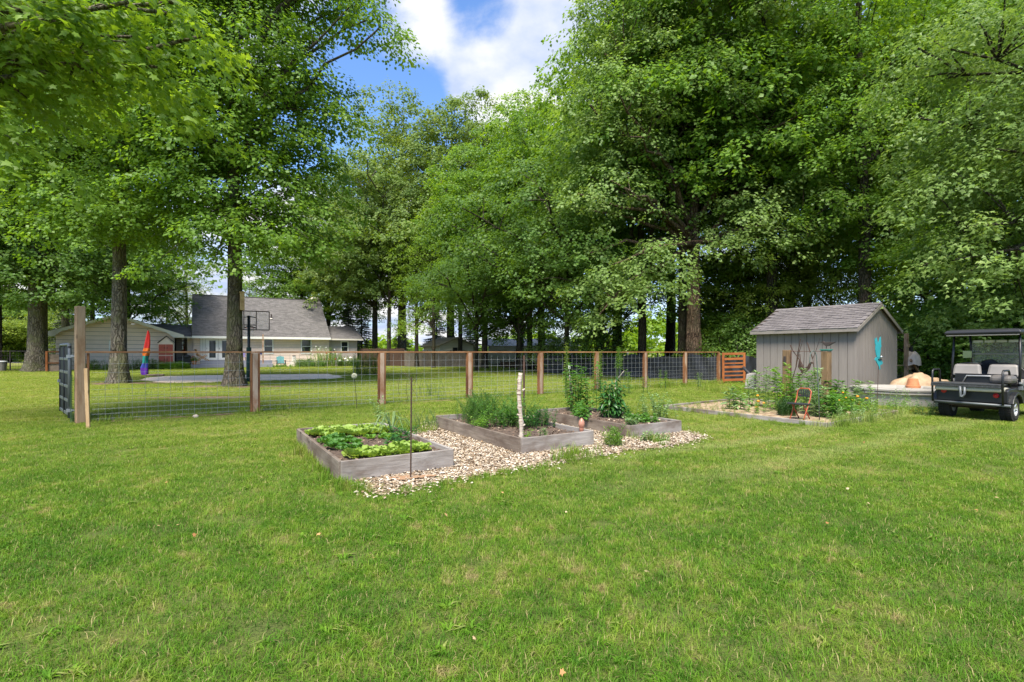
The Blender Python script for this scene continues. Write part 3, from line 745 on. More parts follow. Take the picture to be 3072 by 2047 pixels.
# thin spots: some tufts replaced by sparse ones
pat = np.sin(P[:, 0] * 1.3 + 2 * np.sin(P[:, 1] * .9)) * np.sin(P[:, 1] * 1.7 + 1.5 * np.sin(P[:, 0] * .8 + 2)) + g.normal(0, .5, N)
idx = np.where(pat > .75, 6, g.integers(0, 4, N)); idx = np.where((g.random(N) < .05) & (np.sin(P[:, 0] * 2.1) * np.sin(P[:, 1] * 1.3) > -.1), 7, idx); sc = P[:, 2] * g.uniform(.75, 1.25, N) * np.where(pat < -.6, 1.15, 1.0)
EX = []   # uncut grass along boards and fence
def edge(a, b, n, spread, kinds=(4,), s=(.5, 1.0)):
    for _ in range(n):
        t_ = g.random(); EX.append((a[0] + (b[0] - a[0]) * t_ + g.normal(0, spread), a[1] + (b[1] - a[1]) * t_ + g.normal(0, spread), g.uniform(*s), g.choice(kinds)))
w_ = 1.42; l_ = 2.85
q = [L2W(B1, *p_) for p_ in ((-w_ / 2, l_ / 2), (-w_ / 2, -l_ / 2 - .05), (w_ / 2, l_ / 2))]
edge(q[0], q[1], 70, .05, (4, 1), (.5, 1.1)); edge(q[0], q[2], 40, .05, (4,), (.4, .9)); edge(q[1], G(1100, 1480), 26, .06, (4,), (.4, .8))
q = [L2W(B3, *p_) for p_ in ((.68, -1.4), (.68, 1.4), (-.6, -1.45))]
edge(q[0], q[1], 60, .06, (4, 5), (.4, .9)); edge(q[2], (q[2][0] + .3, q[2][1] - .35), 14, .12, (4, 5), (.5, 1))
edge(G(1180, 1488), G(1640, 1402), 70, .07, (4, 0), (.35, .7)); edge(G(1700, 1390), G(1780, 1360), 26, .12, (4, 5), (.5, 1.0))
edge(FP(250), FP(2160), 420, .10, (4, 0, 1), (.5, 1.2))
for i in range(4): edge(FB[i], FB[(i + 1) % 4], 60, .07, (4, 5), (.3, .8))
edge(FB[1], FB[2], 90, .12, (4, 5), (.5, 1.2)); edge(FB[2], (10.0, 12.2), 40, .12, (4,), (.4, .8))
edge(G(1640, 1236), G(1340, 1238), 60, .35, (4,), (.5, 1.2)); edge((2.2, 11.2), (3.6, 12.5), 50, .3, (4,), (.4, .9))
edge((8.0, 15.8), (6.6, 18), 40, .2, (4, 5), (.6, 1.4)); edge((4.5, 18.9), (9, 21.8), 80, .25, (4, 5), (.6, 1.4))
edge(L2W(B1, .7, 1.45), L2W(B2, -.75, 1.5), 60, .22, (4, 5), (.5, 1.1))
edge(T2, (T2[0] + .1, T2[1]), 30, .5, (4,), (.4, .8))
EX = np.array(EX)
pos = np.concatenate([np.stack([P[:, 0], P[:, 1], np.zeros(N)], 1), np.stack([EX[:, 0], EX[:, 1], np.zeros(len(EX))], 1)])
scatter_stuff('grass', TK, pos, g.random(len(pos)) * 6.28, np.concatenate([sc, EX[:, 2]]), np.concatenate([idx, EX[:, 3].astype(int)]), 'mown green lawn grass with yellowish dry patches', 'grass')
# a few fallen leaves on the lawn
N = 70; lx = g.uniform(-1, 1, N); ly = 1.6 + 9 * g.random(N) ** 1.3; lx *= ly
V, Fc = scat(MAPLE[0], MAPLE[1], np.stack([lx, ly, np.full(N, .05)], 1), g.normal(0, 1, (N, 3)) * [1, 1, .3], g.normal(0, .4, (N, 3)) + [0, 0, 1], g.uniform(.015, .034, N))
t = NT('dead_leaf'); t.bsdf(t.ramp(t.irand(), [(0, (.25, .11, .035)), (.5, (.38, .21, .08)), (1, (.42, .33, .20))]), .8); M['dead_leaf'] = t.m
o = link('fallen_leaves', np_mesh('fallen_leaves', V, Fc), M['dead_leaf']); tag(o, 'scattered small brown fallen leaves on the lawn', 'leaves', None, 'stuff')
# ------------------------------------------------------------------ house
t = NT('shingle'); v = t.oc()
br = t.n('ShaderNodeTexBrick'); br.inputs['Scale'].default_value = 1.0; br.inputs['Brick Width'].default_value = .33; br.inputs['Row Height'].default_value = .15
br.inputs['Mortar Size'].default_value = .006; br.inputs['Color1'].default_value = (.085, .08, .08, 1); br.inputs['Color2'].default_value = (.20, .185, .185, 1); br.inputs['Mortar'].default_value = (.09, .085, .085, 1)
br.inputs['Bias'].default_value = -.1; br.offset = .5
t.l(v, br.inputs['Vector']); n_ = t.noise(v, 5, 5, .7)
t.bsdf(t.mix(.45, br.outputs['Color'], t.ramp(n_, [(.3, (.10, .094, .094)), (.7, (.20, .19, .187))])), .95, 0, br.outputs['Fac'], -.02, .15); M['shingle'] = t.m
def paint(name, c, bump=.0015, rough=.6, var=.9): return pm(name, c, tuple(x * var for x in c), 2.5, rough, bump, (1, 1, 1), .02)
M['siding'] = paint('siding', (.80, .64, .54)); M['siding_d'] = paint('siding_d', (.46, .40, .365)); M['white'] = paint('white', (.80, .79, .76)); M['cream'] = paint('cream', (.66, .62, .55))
M['glass'] = (lambda t: (t.bsdf((.02, .025, .028), .04, 0, None, 0, .7), t.m)[1])(NT('glass'))
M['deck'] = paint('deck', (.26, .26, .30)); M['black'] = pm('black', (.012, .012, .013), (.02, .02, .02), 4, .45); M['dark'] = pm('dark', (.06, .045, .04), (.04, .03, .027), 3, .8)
M['red_paint'] = paint('red_paint', (.48, .10, .065)); M['orange_wood'] = wood('orange_wood', (.50, .23, .06), (.62, .33, .11), None, .1)
M['terracotta'] = pm('terracotta', (.52, .22, .10), (.42, .16, .07), 9, .8, .002); M['teal'] = paint('teal', (.075, .26, .28)); M['lilac'] = paint('lilac', (.33, .27, .55))
HO = (-27.5, 44.0)
def sx(u, y):           # local x on the house plane at depth y seen at pixel column u
    a = (u - 1536) / F; c, s = math.cos(ANG), math.sin(ANG)
    ox, oy = HO[0] - s * y, HO[1] + c * y
    return (-ox + a * oy) / (c - a * s)
def zat(v, x, y): return PZ(v, HO[1] + math.sin(ANG) * x + math.cos(ANG) * y)
house = empty('house', (HO[0], HO[1], 0), ANG, 'long tan sided house with a steep grey shingle roof behind the yard', 'house')
MB().box(.1, 11.45, .555, 9.9, 0, 2.62).obj('inner_wall', M['dark'], house)  # dark core: shade of the gaps between siding courses put into its colour
# lap siding of the front, in one relief mesh
def lap(mb, x0, x1, y, z0, z1, step, holes=()):
    z = z0
    while z < z1 - .01:
        zt = min(z + step, z1); xs = [(x0, x1)]
        for (a, b, c, d) in holes:
            if zt > c + .01 and z < d - .01:
                n = []
                for (p, q_) in xs:
                    if a > p: n.append((p, min(a, q_)))
                    if b < q_: n.append((max(b, p), q_))
                    if b <= p or a >= q_: n.append((p, q_))
                xs = [(p, q_) for p, q_ in set(n) if q_ - p > .01 and not (p < b - .001 and q_ > a + .001)]
        for (p, q_) in xs:
            mb.hull8([(p, y - .028, z), (q_, y - .028, z), (q_, y + .02, z), (p, y + .02, z), (p, y - .008, zt - .014), (q_, y - .008, zt - .014), (q_, y + .02, zt - .014), (p, y + .02, zt - .014)])
        z = zt
wx = [sx(793, .55), sx(817, .55), sx(905.5, .55), sx(931.5, .55)]
dx0 = sx(600, .55); dx1 = sx(723, .55)
zb = 1.30; zt = 2.52
mb = MB(); lap(mb, .1, dx0, .55, .0, 2.62, .15); lap(mb, dx1, 11.45, .55, 0, 2.62, .15, [(wx[0] - .12, wx[1] + .12, zb - .1, zt + .1), (wx[2] - .12, wx[3] + .12, zb - .1, zt + .1)])
mb.obj('siding', M['siding'], house)
M['beadboard'] = paint('beadboard', (.74, .73, .70))
mb = MB(); x = dx0
while x < dx1 - .05: mb.box(x + .012, min(x + .2, dx1), .50, .56, 0, 2.62); x += .2
mb.obj('door_surround', M['beadboard'], house)
def window(par, x0, x1, z0, z1, y, fr=.1, mat='white', sill=True):
    mb = MB(); mb.box(x0 - fr, x0, y - .06, y + .02, z0 - fr, z1 + fr).box(x1, x1 + fr, y - .06, y + .02, z0 - fr, z1 + fr)
    mb.box(x0, x1, y - .06, y + .02, z1, z1 + fr).box(x0, x1, y - .07, y + .02, z0 - fr, z0)
    f = mb.obj('window', M[mat], par)
    MB().box(x0, x1, y - .012, y + .01, z0, z1).obj('pane', M['glass'], f)
    m = (z0 + z1) / 2
    MB().box(x0, x1, y - .035, y - .013, m - .025, m + .025).obj('sash_bar', M['white'], f)
    return f
window(house, wx[0], wx[1], zb, zt, .55); window(house, wx[2], wx[3], zb, zt, .55)
def french(u0, u1, g0, g1):
    x0, x1 = sx(u0, .5), sx(u1, .5); a, b = sx(g0, .5), sx(g1, .5)
    f = MB().box(x0, a, .44, .50, .66, 2.5).box(b, x1, .44, .50, .66, 2.5).box(a, b, .44, .50, .66, .86).box(a, b, .44, .50, 2.38, 2.5).obj('door', M['white'], house)
    MB().box(a, b, .47, .49, .86, 2.38).obj('pane', M['glass'], f)
    MB().tube([(x0 + .06, .40, 1.6), (x0 + .06, .40, 1.75)], .015, 6).obj('handle', M['black'], f)
french(618, 654, 628, 647); french(656, 700, 666, 690)
# main roof
def roof_slab(x0, x1, y0, z0, y1, z1, th=.12):
    """sloping slab in local coordinates, shingle rows run along x"""
    L = math.hypot(y1 - y0, z1 - z0); a = math.atan2(z1 - z0, y1 - y0)
    return MB().box(x0, x1, 0, L, -th, 0), (0, y0, z0), (a, 0, 0)
def roof(par, x0, x1, y0, z0, yr, zr, y1, mat='shingle', nm='roof'):
    mb, lo, ro = roof_slab(x0, x1, y0, z0, yr, zr); r = mb.obj(nm, M[mat], par, lo, ro)
    mb = MB(); L = math.hypot(y1 - yr, zr - z0); a = math.atan2(z0 - zr, y1 - yr); mb.box(x0, x1, .01, L, -.12, 0); mb.obj(nm, M[mat], par, (0, yr, zr), (a, 0, 0))
    return r
rf = roof(house, -.02, 11.5, -.02, 2.76, 5.2, 6.83, 10.4)
MB().box(-.02, 11.5, -.05, -.022, 2.56, 2.76).obj('fascia', M['white'], house)
MB().box(0, 11.48, -.02, .52, 2.55, 2.575).obj('soffit', M['white'], house)
MB().box(0, 11.48, 5.1, 5.3, 6.80, 6.86).obj('ridge_cap', M['shingle'], house)
for xx in (.12, 11.43): MB().prism([(.5, 2.6), (5.2, 6.62), (9.9, 2.6)], xx - .02, xx + .02, 'x').obj('gable', M['siding'], house)
xc = sx(946, 5.6)
MB().lathe([(.42, 5.9), (.42, 6.95), (.50, 6.97), (.50, 7.05), (.30, 7.2)], 14, (xc, 5.9, 0)).obj('chimney', M['cream'], house)
xv = sx(814, 2.3); zv = 2.76 + 2.32 * .782
MB().tube([(xv, 2.3, zv - .1), (xv, 2.3, zv + .42)], .06, 8).obj('vent_pipe', M['dark'], house)
MB().lathe([(.14, 0), (.075, .07)], 12, (xv, 2.3, zv - .02)).obj('pipe_flashing', M['cream'], house)
# low wing on the right
e0 = 11.47; ew = sx(1074, .55)
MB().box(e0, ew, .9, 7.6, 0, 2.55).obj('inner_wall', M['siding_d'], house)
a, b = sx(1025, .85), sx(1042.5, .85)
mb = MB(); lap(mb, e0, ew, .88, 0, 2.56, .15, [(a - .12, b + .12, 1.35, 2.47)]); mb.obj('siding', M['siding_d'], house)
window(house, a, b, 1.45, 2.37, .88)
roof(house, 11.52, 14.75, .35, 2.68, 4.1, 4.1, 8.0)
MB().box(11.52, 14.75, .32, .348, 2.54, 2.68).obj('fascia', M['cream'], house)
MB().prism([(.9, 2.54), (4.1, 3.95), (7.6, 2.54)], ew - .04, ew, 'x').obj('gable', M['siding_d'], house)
# breezeway between house and garage
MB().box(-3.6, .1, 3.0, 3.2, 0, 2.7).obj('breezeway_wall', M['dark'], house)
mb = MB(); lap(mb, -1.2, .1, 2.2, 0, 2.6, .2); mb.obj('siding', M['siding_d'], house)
roof(house, -4.2, -.05, .25, 2.7, 3.2, 3.85, 6.4)
MB().box(-3.2, -.03, .20, .248, 2.56, 2.7).obj('fascia', M['cream'], house)
MB().box(-.35, .1, .8, .9, 0, 2.62).obj('siding', M['siding'], house)
# red metal decoration hung on the dark wall
d_ = empty('wall_ornament', (*Vector((HO[0] + math.cos(ANG) * -.62 - math.sin(ANG) * 2.1, HO[1] + math.sin(ANG) * -.62 + math.cos(ANG) * 2.1)), 0), ANG, 'small red metal ornament hung on the dark breezeway wall', 'ornament')
mb = MB()
for i, (w, z) in enumerate(((.10, 2.0), (.16, 1.8), (.20, 1.6), (.24, 1.4))): mb.sphere((0, 0, z), w * .6, 10, 6, sy=.3)
mb.obj('panel', M['red_paint'], d_)
# deck and its step
deck = empty('deck', (HO[0], HO[1], 0), ANG, 'grey painted wooden deck with a step in front of the glass doors', 'deck')
dxa, dxb = sx(600, -.6), sx(815, -.6)
n_ = 5
for i in range(n_): plank('deck_board', deck, (dxa, -.9 + i * .27, .60), (dxb, -.9 + i * .27, .60), .26, .04, M['deck'], up=(0, 1, 0))
MB().box(dxa, dxb, -1.03, -1.0, .22, .60).obj('riser', M['deck'], deck)
dxa2 = sx(572, -1.6)
for i in range(3): plank('step_board', deck, (dxa2, -1.62 + i * .22, .30), (dxb, -1.62 + i * .22, .30), .21, .04, M['deck'], up=(0, 1, 0))
MB().box(dxa2, dxb, -1.74, -1.71, .0, .30).obj('riser', M['deck'], deck)

# ------------------------------------------------------------------ garage
GO = (PX(123, 38.0), 38.0)
garage = empty('garage', (GO[0], GO[1], 0), ANG, 'tan garage with wide lap siding and a low gable roof behind the left trunk', 'garage')
W = 8.94; pk = 4.47; ez = 2.80; pz = 4.36
x0, x1 = .75, 8.25
MB().prism([(x0, 0), (x1, 0), (x1, 2.5), (pk, 3.9), (x0, 2.5)], .5, 7.5, 'y').obj('inner_wall', M['dark'], garage)  # dark colour behind the boards stands in for shade in their gaps
def gz(x): return ez + (pz - ez) * (1 - abs(x - pk) / pk) - .12
gwx0, gwx1 = 4.07, 4.9
z = 0.0; k = 0
while z < 4.1:
    zt_ = z + .33
    def cl(zq):   # horizontal extent of the gable wall at height z
        if zq <= gz(x0): return x0, x1
        dx = (zq - gz(x0)) / (pz - ez) * pk
        return x0 + dx, x1 - dx
    a0, b0 = cl(z); a1, b1 = cl(zt_)
    if b1 - a1 < .1: a1 = b1 = (a1 + b1) / 2; a1 -= .03; b1 += .03; zt_ = min(zt_, gz(pk))
    for (p, q_, p2, q2) in ((a0, b0, a1, b1),) if not (z < 2.25 and zt_ > .95) else ((a0, gwx0 - .14, a1, gwx0 - .14), (gwx1 + .14, b0, gwx1 + .14, b1)):
        mb = MB().hull8([(p, .455, z), (q_, .455, z), (q_, .51, z), (p, .51, z), (p2, .485, zt_ - .022), (q2, .485, zt_ - .022), (q2, .51, zt_ - .022), (p2, .51, zt_ - .022)])
        mb.obj('siding_board', M['siding'], garage)
    z += .33; k += 1
window(garage, gwx0, gwx1, 1.05, 2.15, .49, .13)
for sgn in (-1, 1):
    L = math.hypot(pk, pz - ez); a = math.atan2(pz - ez, pk)
    mb = MB().box(0, L, 0, 7.6, -.10, 0) if sgn < 0 else MB().box(-L, 0, 0, 7.6, -.10, 0)
    o = mb.obj('roof', M['shingle'], garage, (0 if sgn < 0 else W, 0, ez), (0, -a if sgn < 0 else a, 0))
    xe = 0 if sgn < 0 else W
    q = [(xe, ez - .02), (pk, pz - .02), (pk, pz - .22), (xe - sgn * 1.15, gz(x0) - .02), (xe - sgn * .75, ez - .24), (xe, ez - .24)]
    MB().prism(q, -.06, -.015, 'y').obj('rake_board', M['cream'], garage)
MB().box(x1 - .12, x1 + .02, .40, .452, 0, 2.5).obj('corner_board', M['cream'], garage)

def atdepth(u, Y, z=0): return (PX(u, Y), Y, z)
def hl(u, y): x = sx(u, y); c, s = math.cos(ANG), math.sin(ANG); return (HO[0] + c * x - s * y, HO[1] + s * x + c * y)
# red garden cupboard shaped like a little house
YC = 41.4
c_ = empty('garden_cupboard', atdepth(497.5, YC), ANG, 'salmon red cupboard shaped like a tall narrow house against the garage', 'cupboard')
MB().box(-.52, .52, 0, .5, 0, 2.05).prism([(-.52, 2.05), (.52, 2.05), (0, 2.55)], 0, .5, 'y').obj('cabinet', M['siding'], c_)
for (a_, b_, z0_, z1_) in ((-.48, -.01, .12, 1.05), (.01, .48, .12, 1.05), (-.48, -.01, 1.12, 1.98), (.01, .48, 1.12, 1.98)):
    dd = MB().box(a_, b_, -.03, -.003, z0_, z1_).obj('door', M['red_paint'], c_)
    xh = b_ - .09 if a_ < -.1 else a_ + .09
    MB().box(xh - .015, xh + .015, -.06, -.032, z1_ - .35, z1_ - .2).obj('handle', M['black'], dd)
for s_ in (-1, 1):
    L = .78; a = math.radians(43)
    MB().box(0, L, -.08, .55, 0, .05).obj('roof', M['dark'], c_, (0, 0, 2.66), (0, a if s_ > 0 else PI - a, 0))

# ------------------------------------------------------------------ neighbours
M['pale'] = (lambda t: (t.bsdf(t.mix(t.ramp(t.math('FRACT', t.math('MULTIPLY', (lambda s: (t.l(t.oc(), s.inputs[0]), s.outputs[2])[1])(t.n('ShaderNodeSeparateXYZ')), 6.5)), [(.86, (0, 0, 0)), (.95, (1, 1, 1))]), (.62, .58, .44), (.36, .33, .25)), .7), t.m)[1])(NT('pale'))
M['roof_tan'] = pm('roof_tan', (.30, .25, .21), (.20, .19, .11), 1.2, .9); M['roof_pale'] = pm('roof_pale', (.55, .51, .50), (.42, .39, .38), 2, .9)
n1 = empty('shed', (PX(1371, 50), 50, 0), math.radians(28), 'beige neighbour shed with a mossy brown roof behind two dark trunks', 'shed')
MB().prism([(-1.75, 0), (1.75, 0), (1.75, 2.0), (0, 2.7), (-1.75, 2.0)], 0, 5, 'y').obj('wall', M['pale'], n1)
for s_ in (-1, 1):
    MB().prism([(s_ * 2.05, 1.86), (0, 2.72), (0, 2.84), (s_ * 2.1, 1.97)], -.3, 5.3, 'y').obj('roof', M['roof_tan'], n1)
MB().box(-.45, .05, -.02, .0, .9, 1.8).obj('window', M['black'], n1)
n2 = empty('neighbour_house', (PX(1465, 60), 60, 0), math.radians(3), 'long low cream neighbour house half hidden behind dark trunks', 'house')
MB().box(0, 10.6, 0, 5, 0, 2.1).obj('wall', M['pale'], n2)
mb = MB(); mb.add([(-.3, -.35, 2.1), (11, -.35, 2.1), (11, 5.3, 2.1), (-.3, 5.3, 2.1), (-.3, 2.5, 3.0), (9.6, 2.5, 3.0)], [(0, 1, 5, 4), (1, 2, 5), (2, 3, 4, 5), (0, 4, 3), (3, 2, 1, 0)]); mb.obj('roof', M['roof_pale'], n2)
window(n2, 4.4, 4.9, .6, 1.7, 0, .06); window(n2, 7.9, 8.4, .8, 1.7, 0, .06)
# stockade fence in front of them
M['stockade'] = pm('stockade', (.13, .105, .085), (.20, .17, .14), 5, .9, orand=.1); M['stockade_b'] = pm('stockade_b', (.065, .038, .026), (.10, .06, .042), 5, .9)
def stockade(a, b, h, mat, label, seed):
    rng = RNG(seed); t = empty('stockade_fence', (a[0], a[1], 0), 0, label, 'fence', 'board fences at the back')
    dv = Vector((b[0] - a[0], b[1] - a[1], 0)); L = dv.length; dv.normalize(); nv = Vector((-dv.y, dv.x, 0)); mb = MB(); s = 0
    while s < L:
        hh = h + rng.uniform(-.03, .03); p = dv * s; q = dv * (s + .13)
        mb.hull8([p, q, q + nv * .02, p + nv * .02, p + Vector((0, 0, hh)), q + Vector((0, 0, hh)), q + nv * .02 + Vector((0, 0, hh)), p + nv * .02 + Vector((0, 0, hh))]); s += .145
    o = mb.obj('boards', mat, t); o['kind'] = 'stuff'
    mb = MB(); s = 0
    while s < L: p = dv * s + nv * .07; mb.box(p.x - .05, p.x + .05, p.y - .05, p.y + .05, 0, h + .08); s += 2.4
    mb.obj('posts', mat, t)['kind'] = 'stuff'
    return t
stockade((PX(1078, 52.5), 52.5), (PX(1212, 50), 50), 1.72, M['stockade_b'], 'dark brown board fence beside the right end of the house', 1)
stockade((PX(1214, 49), 49), (PX(1450, 46.5), 46.5), 1.45, M['stockade'], 'grey weathered board fence in front of the beige neighbour shed', 2)
stockade((PX(1500, 46), 46), (PX(1632, 40), 40), .5, M['stockade_b'], 'low red-brown board fence before the cream neighbour house', 3)

# black plastic barrier at the edge of the wood
M['tarp'] = pm('tarp', (.016, .017, .022), (.035, .038, .048), 1.5, .55, .03, (1, 1, .4))
tp = empty('plastic_barrier', (2.0, 32, 0), 0, 'low black plastic sheet barrier stretched along the edge of the wood', 'barrier')
line = [(1.9, 33.0), (5.0, 29.3), (7.6, 26.6), (9.6, 24.2), (10.9, 22.3)]
g = np.random.default_rng(9); pts = []
for i in range(4):
    for k in range(14):
        t_ = k / 14; pts.append((line[i][0] * (1 - t_) + line[i + 1][0] * t_, line[i][1] * (1 - t_) + line[i + 1][1] * t_))
V = []; rows = 5
for i, (x, y) in enumerate(pts):
    top = 1.14 + .07 * math.sin(i * .9) + .05 * math.sin(i * .37)
    for r_ in range(rows): V.append((x - 2 + .07 * math.sin(i * 1.9 + r_), y - 32 + .07 * math.cos(i * 1.3 + r_ * 2), top * r_ / (rows - 1)))
Fc = [(i * rows + r_, (i + 1) * rows + r_, (i + 1) * rows + r_ + 1, i * rows + r_ + 1) for i in range(len(pts) - 1) for r_ in range(rows - 1)]
me = bpy.data.meshes.new('sheet'); me.from_pydata(V, [], Fc); link('sheet', me, M['tarp'], tp, smooth=True)
for i in range(0, len(pts), 7):
    x, y = pts[i]; MB().box(x - 2.03, x - 1.97, y - 32 + .09, y - 32 + .15, 0, 1.3).obj('stake', M['bark_dark'], tp)

# ------------------------------------------------------------------ the wire fence with cedar posts
M['galv'] = pm('galv', (.42, .43, .44), (.30, .31, .32), 8, .45, 0, metal=.6)
fcols = [765, 1145, 1408, 1621, 1790, 1935, 2055, 2156]
fence = empty('garden_fence', (*FP(765), 0), math.atan2(FD.y, FD.x), 'low cedar post and rail fence filled with square galvanised wire', 'fence')
f0v = Vector((*FP(765), 0)); Rinv = Matrix.Rotation(-math.atan2(FD.y, FD.x), 4, 'Z')
def floc(u): p = Vector((*FP(u), 0)) - f0v; return (Rinv @ p).x
xs = [floc(243) + .05] + [floc(u) for u in fcols]
for i, x in enumerate(xs):
    if i > 0:
        plank('post', fence, (x, 0, -.02), (x, 0, 1.33), .105, .105, M['cedar_pale'], up=(0, 1, 0), bev=.006)
for i in range(len(xs) - 1):
    a = xs[i]; b = xs[i + 1]
    plank('rail', fence, (a - (.05 if i == 0 else 0), 0, 1.352), (b - .003, 0, 1.352), .095, .034, M['cedar'], up=(0, 1, 0))
    for x in (a + (.055 if i == 0 else .077), b - .077):
        plank('side_batten', fence, (x, 0, .02), (x, 0, 1.33), .085, .04, M['cedar_dark'], up=(0, 1, 0), bev=.003)
    mb = MB(); x_0 = a + .10; x_1 = b - .10
    n_ = int(round((x_1 - x_0) / .215))
    for k in range(1, n_):
        x = x_0 + (x_1 - x_0) * k / n_; mb.tube([(x, 0, .03), (x, 0, 1.31)], .0026, 4, False)
    for z in (.06, .15, .25, .36, .49, .63, .78, .95, 1.13): mb.tube([(x_0, 0, z + .006 * math.sin(i * 3 + z * 9)), (x_1, 0, z)], .0026, 4, False)
    for k in range(1, n_ * 2, 2):
        x = x_0 + (x_1 - x_0) * k / n_ / 2; mb.tube([(x, .01, .02), (x, .01, .62)], .0011, 3, False)
    for z in np.arange(.04, .64, .10): mb.tube([(x_0, .01, z), (x_1, .01, z)], .0008, 3, False)
    mb.obj('wire_panel', M['galv'], fence)
# tall round post at the gate end
gp = empty('gate_post', (*FP(240), 0), 0, 'tall thick timber gate post, tallest post at the left end of the fence', 'post')
M['post_brown'] = wood('post_brown', (.26, .165, .095), (.37, .26, .165), (.18, .085, .038), .04, .004)
o = plank('post', gp, (0, 0, -.02), (0, 0, 2.22), .142, .142, M['post_brown'], up=(.8, -.6, 0), bev=.012)
# pale new stake by the post
sp = G(265, 1284)
st = empty('wooden_stake', (*sp, 0), .3, 'pale new pointed stake stuck in the lawn right of the tall gate post', 'stake')
M['newwood'] = wood('newwood', (.40, .26, .13), (.50, .35, .20), (.32, .2, .1), .05)
plank('shaft', st, (0, 0, -.02), (-.035, 0, 1.06), .055, .04, M['newwood'], up=(1, 0, 0), bev=.005)
# open black steel gate swung back beside the post
gx, gy = -8.42, 9.75; ga = math.atan2(1.05, -1.1)
gate = empty('steel_gate', (gx, gy, 0), ga, 'black steel gate swung open beside the tall gate post', 'gate')
M['gate'] = pm('gate', (.009, .010, .013), (.016, .018, .022), 3, .6, 0, spec=.2); M['gate_g'] = pm('gate_g', (.10, .11, .115), (.14, .15, .155), 3, .45, 0, metal=.3)
L = 1.5
for x in (.02, L * .5, L): MB().tube([(x, 0, .12), (x, 0, 1.47)], .028, 10).obj('upright', M['gate'], gate, smooth=True)
MB().tube([(.02, 0, .10), (.02, 0, 1.42), (.08, 0, 1.50), (L - .06, 0, 1.50), (L, 0, 1.44)], .03, 10).obj('top_tube', M['gate_g'], gate, smooth=True)
for z in (.14, .39, .66, .93, 1.19):
    MB().box(.03, L, -.022, .022, z, z + .055).obj('cross_bar', M['gate_g'], gate, bev=.006)  # paler grey than the panels: light on the bars put into their colour
for z0_, z1_ in ((.2, .385), (.45, .655), (.72, .925), (.99, 1.185), (1.25, 1.46)):
    MB().box(.05, L - .03, -.008, .008, z0_, z1_).obj('sheet_panel', M['gate'], gate)
pv = Matrix.Rotation(-ga, 4, 'Z') @ (Vector((*FP(240), 0)) - Vector((gx, gy, 0)))
for z in (.24, 1.27):
    MB().tube([(.02, 0, z), (pv.x, pv.y, z)], .014, 8).box(-.02, .06, -.045, .045, z - .03, z + .03).obj('hinge', M['galv'], gate)
MB().box(L - .04, L + .06, -.05, .05, .72, .78).tube([(L, -.05, .76), (L, -.05, .92)], .012, 6).obj('latch', M['galv'], gate)
# green netting hanging at the gate
M['net'] = pm('net', (.03, .075, .03), (.05, .10, .04), 9, .7)
gn = empty('plastic_netting', (-8.28, 9.72, 0), ga, 'roll of green plastic netting hanging between the black gate and the tall post', 'netting')
mb = MB(); rng = RNG(4)
for k in range(11):
    a = k * .57; mb.tube([(math.cos(a) * .05 * (1 + .3 * math.sin(z * 9 + k)) + .03 * math.sin(z * 4), math.sin(a) * .08, z) for z in np.linspace(0.02, .92, 12)], .0026, 3, False)
for z in np.arange(.03, .92, .045): mb.tube([(math.cos(a) * .05 + .03 * math.sin(z * 4), math.sin(a) * .08, z + .02 * math.sin(a * 2)) for a in np.linspace(0, 6.28, 9)], .0024, 3, False)
mb.obj('net', M['net'], gn)
# orange slatted gate at the far right end, half open
M['cedar_red'] = wood('cedar_red', (.27, .085, .028), (.36, .13, .042), (.20, .06, .018), .06, .002, knots=False)
gg0 = FP(2162); gg = empty('slatted_gate', (gg0[0] + .05, gg0[1], 0), math.atan2(.10, 1), 'bright orange wooden slatted gate at the right end of the wire fence', 'gate')
gl = 1.02
for x in (.06, gl): plank('upright', gg, (x, 0, .04), (x, 0, 1.33), .10, .04, M['cedar_red'], up=(1, 0, 0))
for z in (.14, .33, .50, .70, .86, 1.05, 1.27): plank('slat', gg, (.11, -.012, z), (gl - .05, -.012, z + .02), .062 if z not in (.14, .70, 1.05, 1.27) else .10, .024, M['cedar_red'])
# ------------------------------------------------------------------ grey shed
M['t111'] = pm('t111', (.215, .188, .170), (.18, .158, .142), 3, .85, .002, (6, 6, .5), .035)
M['trim'] = pm('trim', (.22, .195, .172), (.17, .152, .135), 4, .8, .001)
M['shed_shingle'] = pm('shed_shingle', (.155, .138, .14), (.105, .093, .095), 9, .95, .004, (1, 1, 1), .16, detail=8)
E = Vector((9.91, 14.70, 0)); RZ = math.radians(34.7)       # near eave corner; local x across the gable, local y away along the eave
shed = empty('garden_shed', (E.x, E.y, 0), RZ, 'grey vertical-board garden shed with a pitched shingle roof', 'shed')
SW = 3.34; SL = 3.22; ez_ = 2.06; rz_ = 2.86; ov = .20; gv = .10
wx0, wx1, wy0, wy1 = ov, SW - ov, gv, SL - .12
def rzat(x): return ez_ + (rz_ - ez_) * (1 - abs(x - SW / 2) / (SW / 2))
MB().prism([(wx0 + .02, 0), (wx1 - .02, 0), (wx1 - .02, rzat(wx1) - .1), (SW / 2, rz_ - .1), (wx0 + .02, rzat(wx0) - .1)], wy0 + .02, wy1 - .02, 'y').obj('inner_wall', M['dark'], shed)
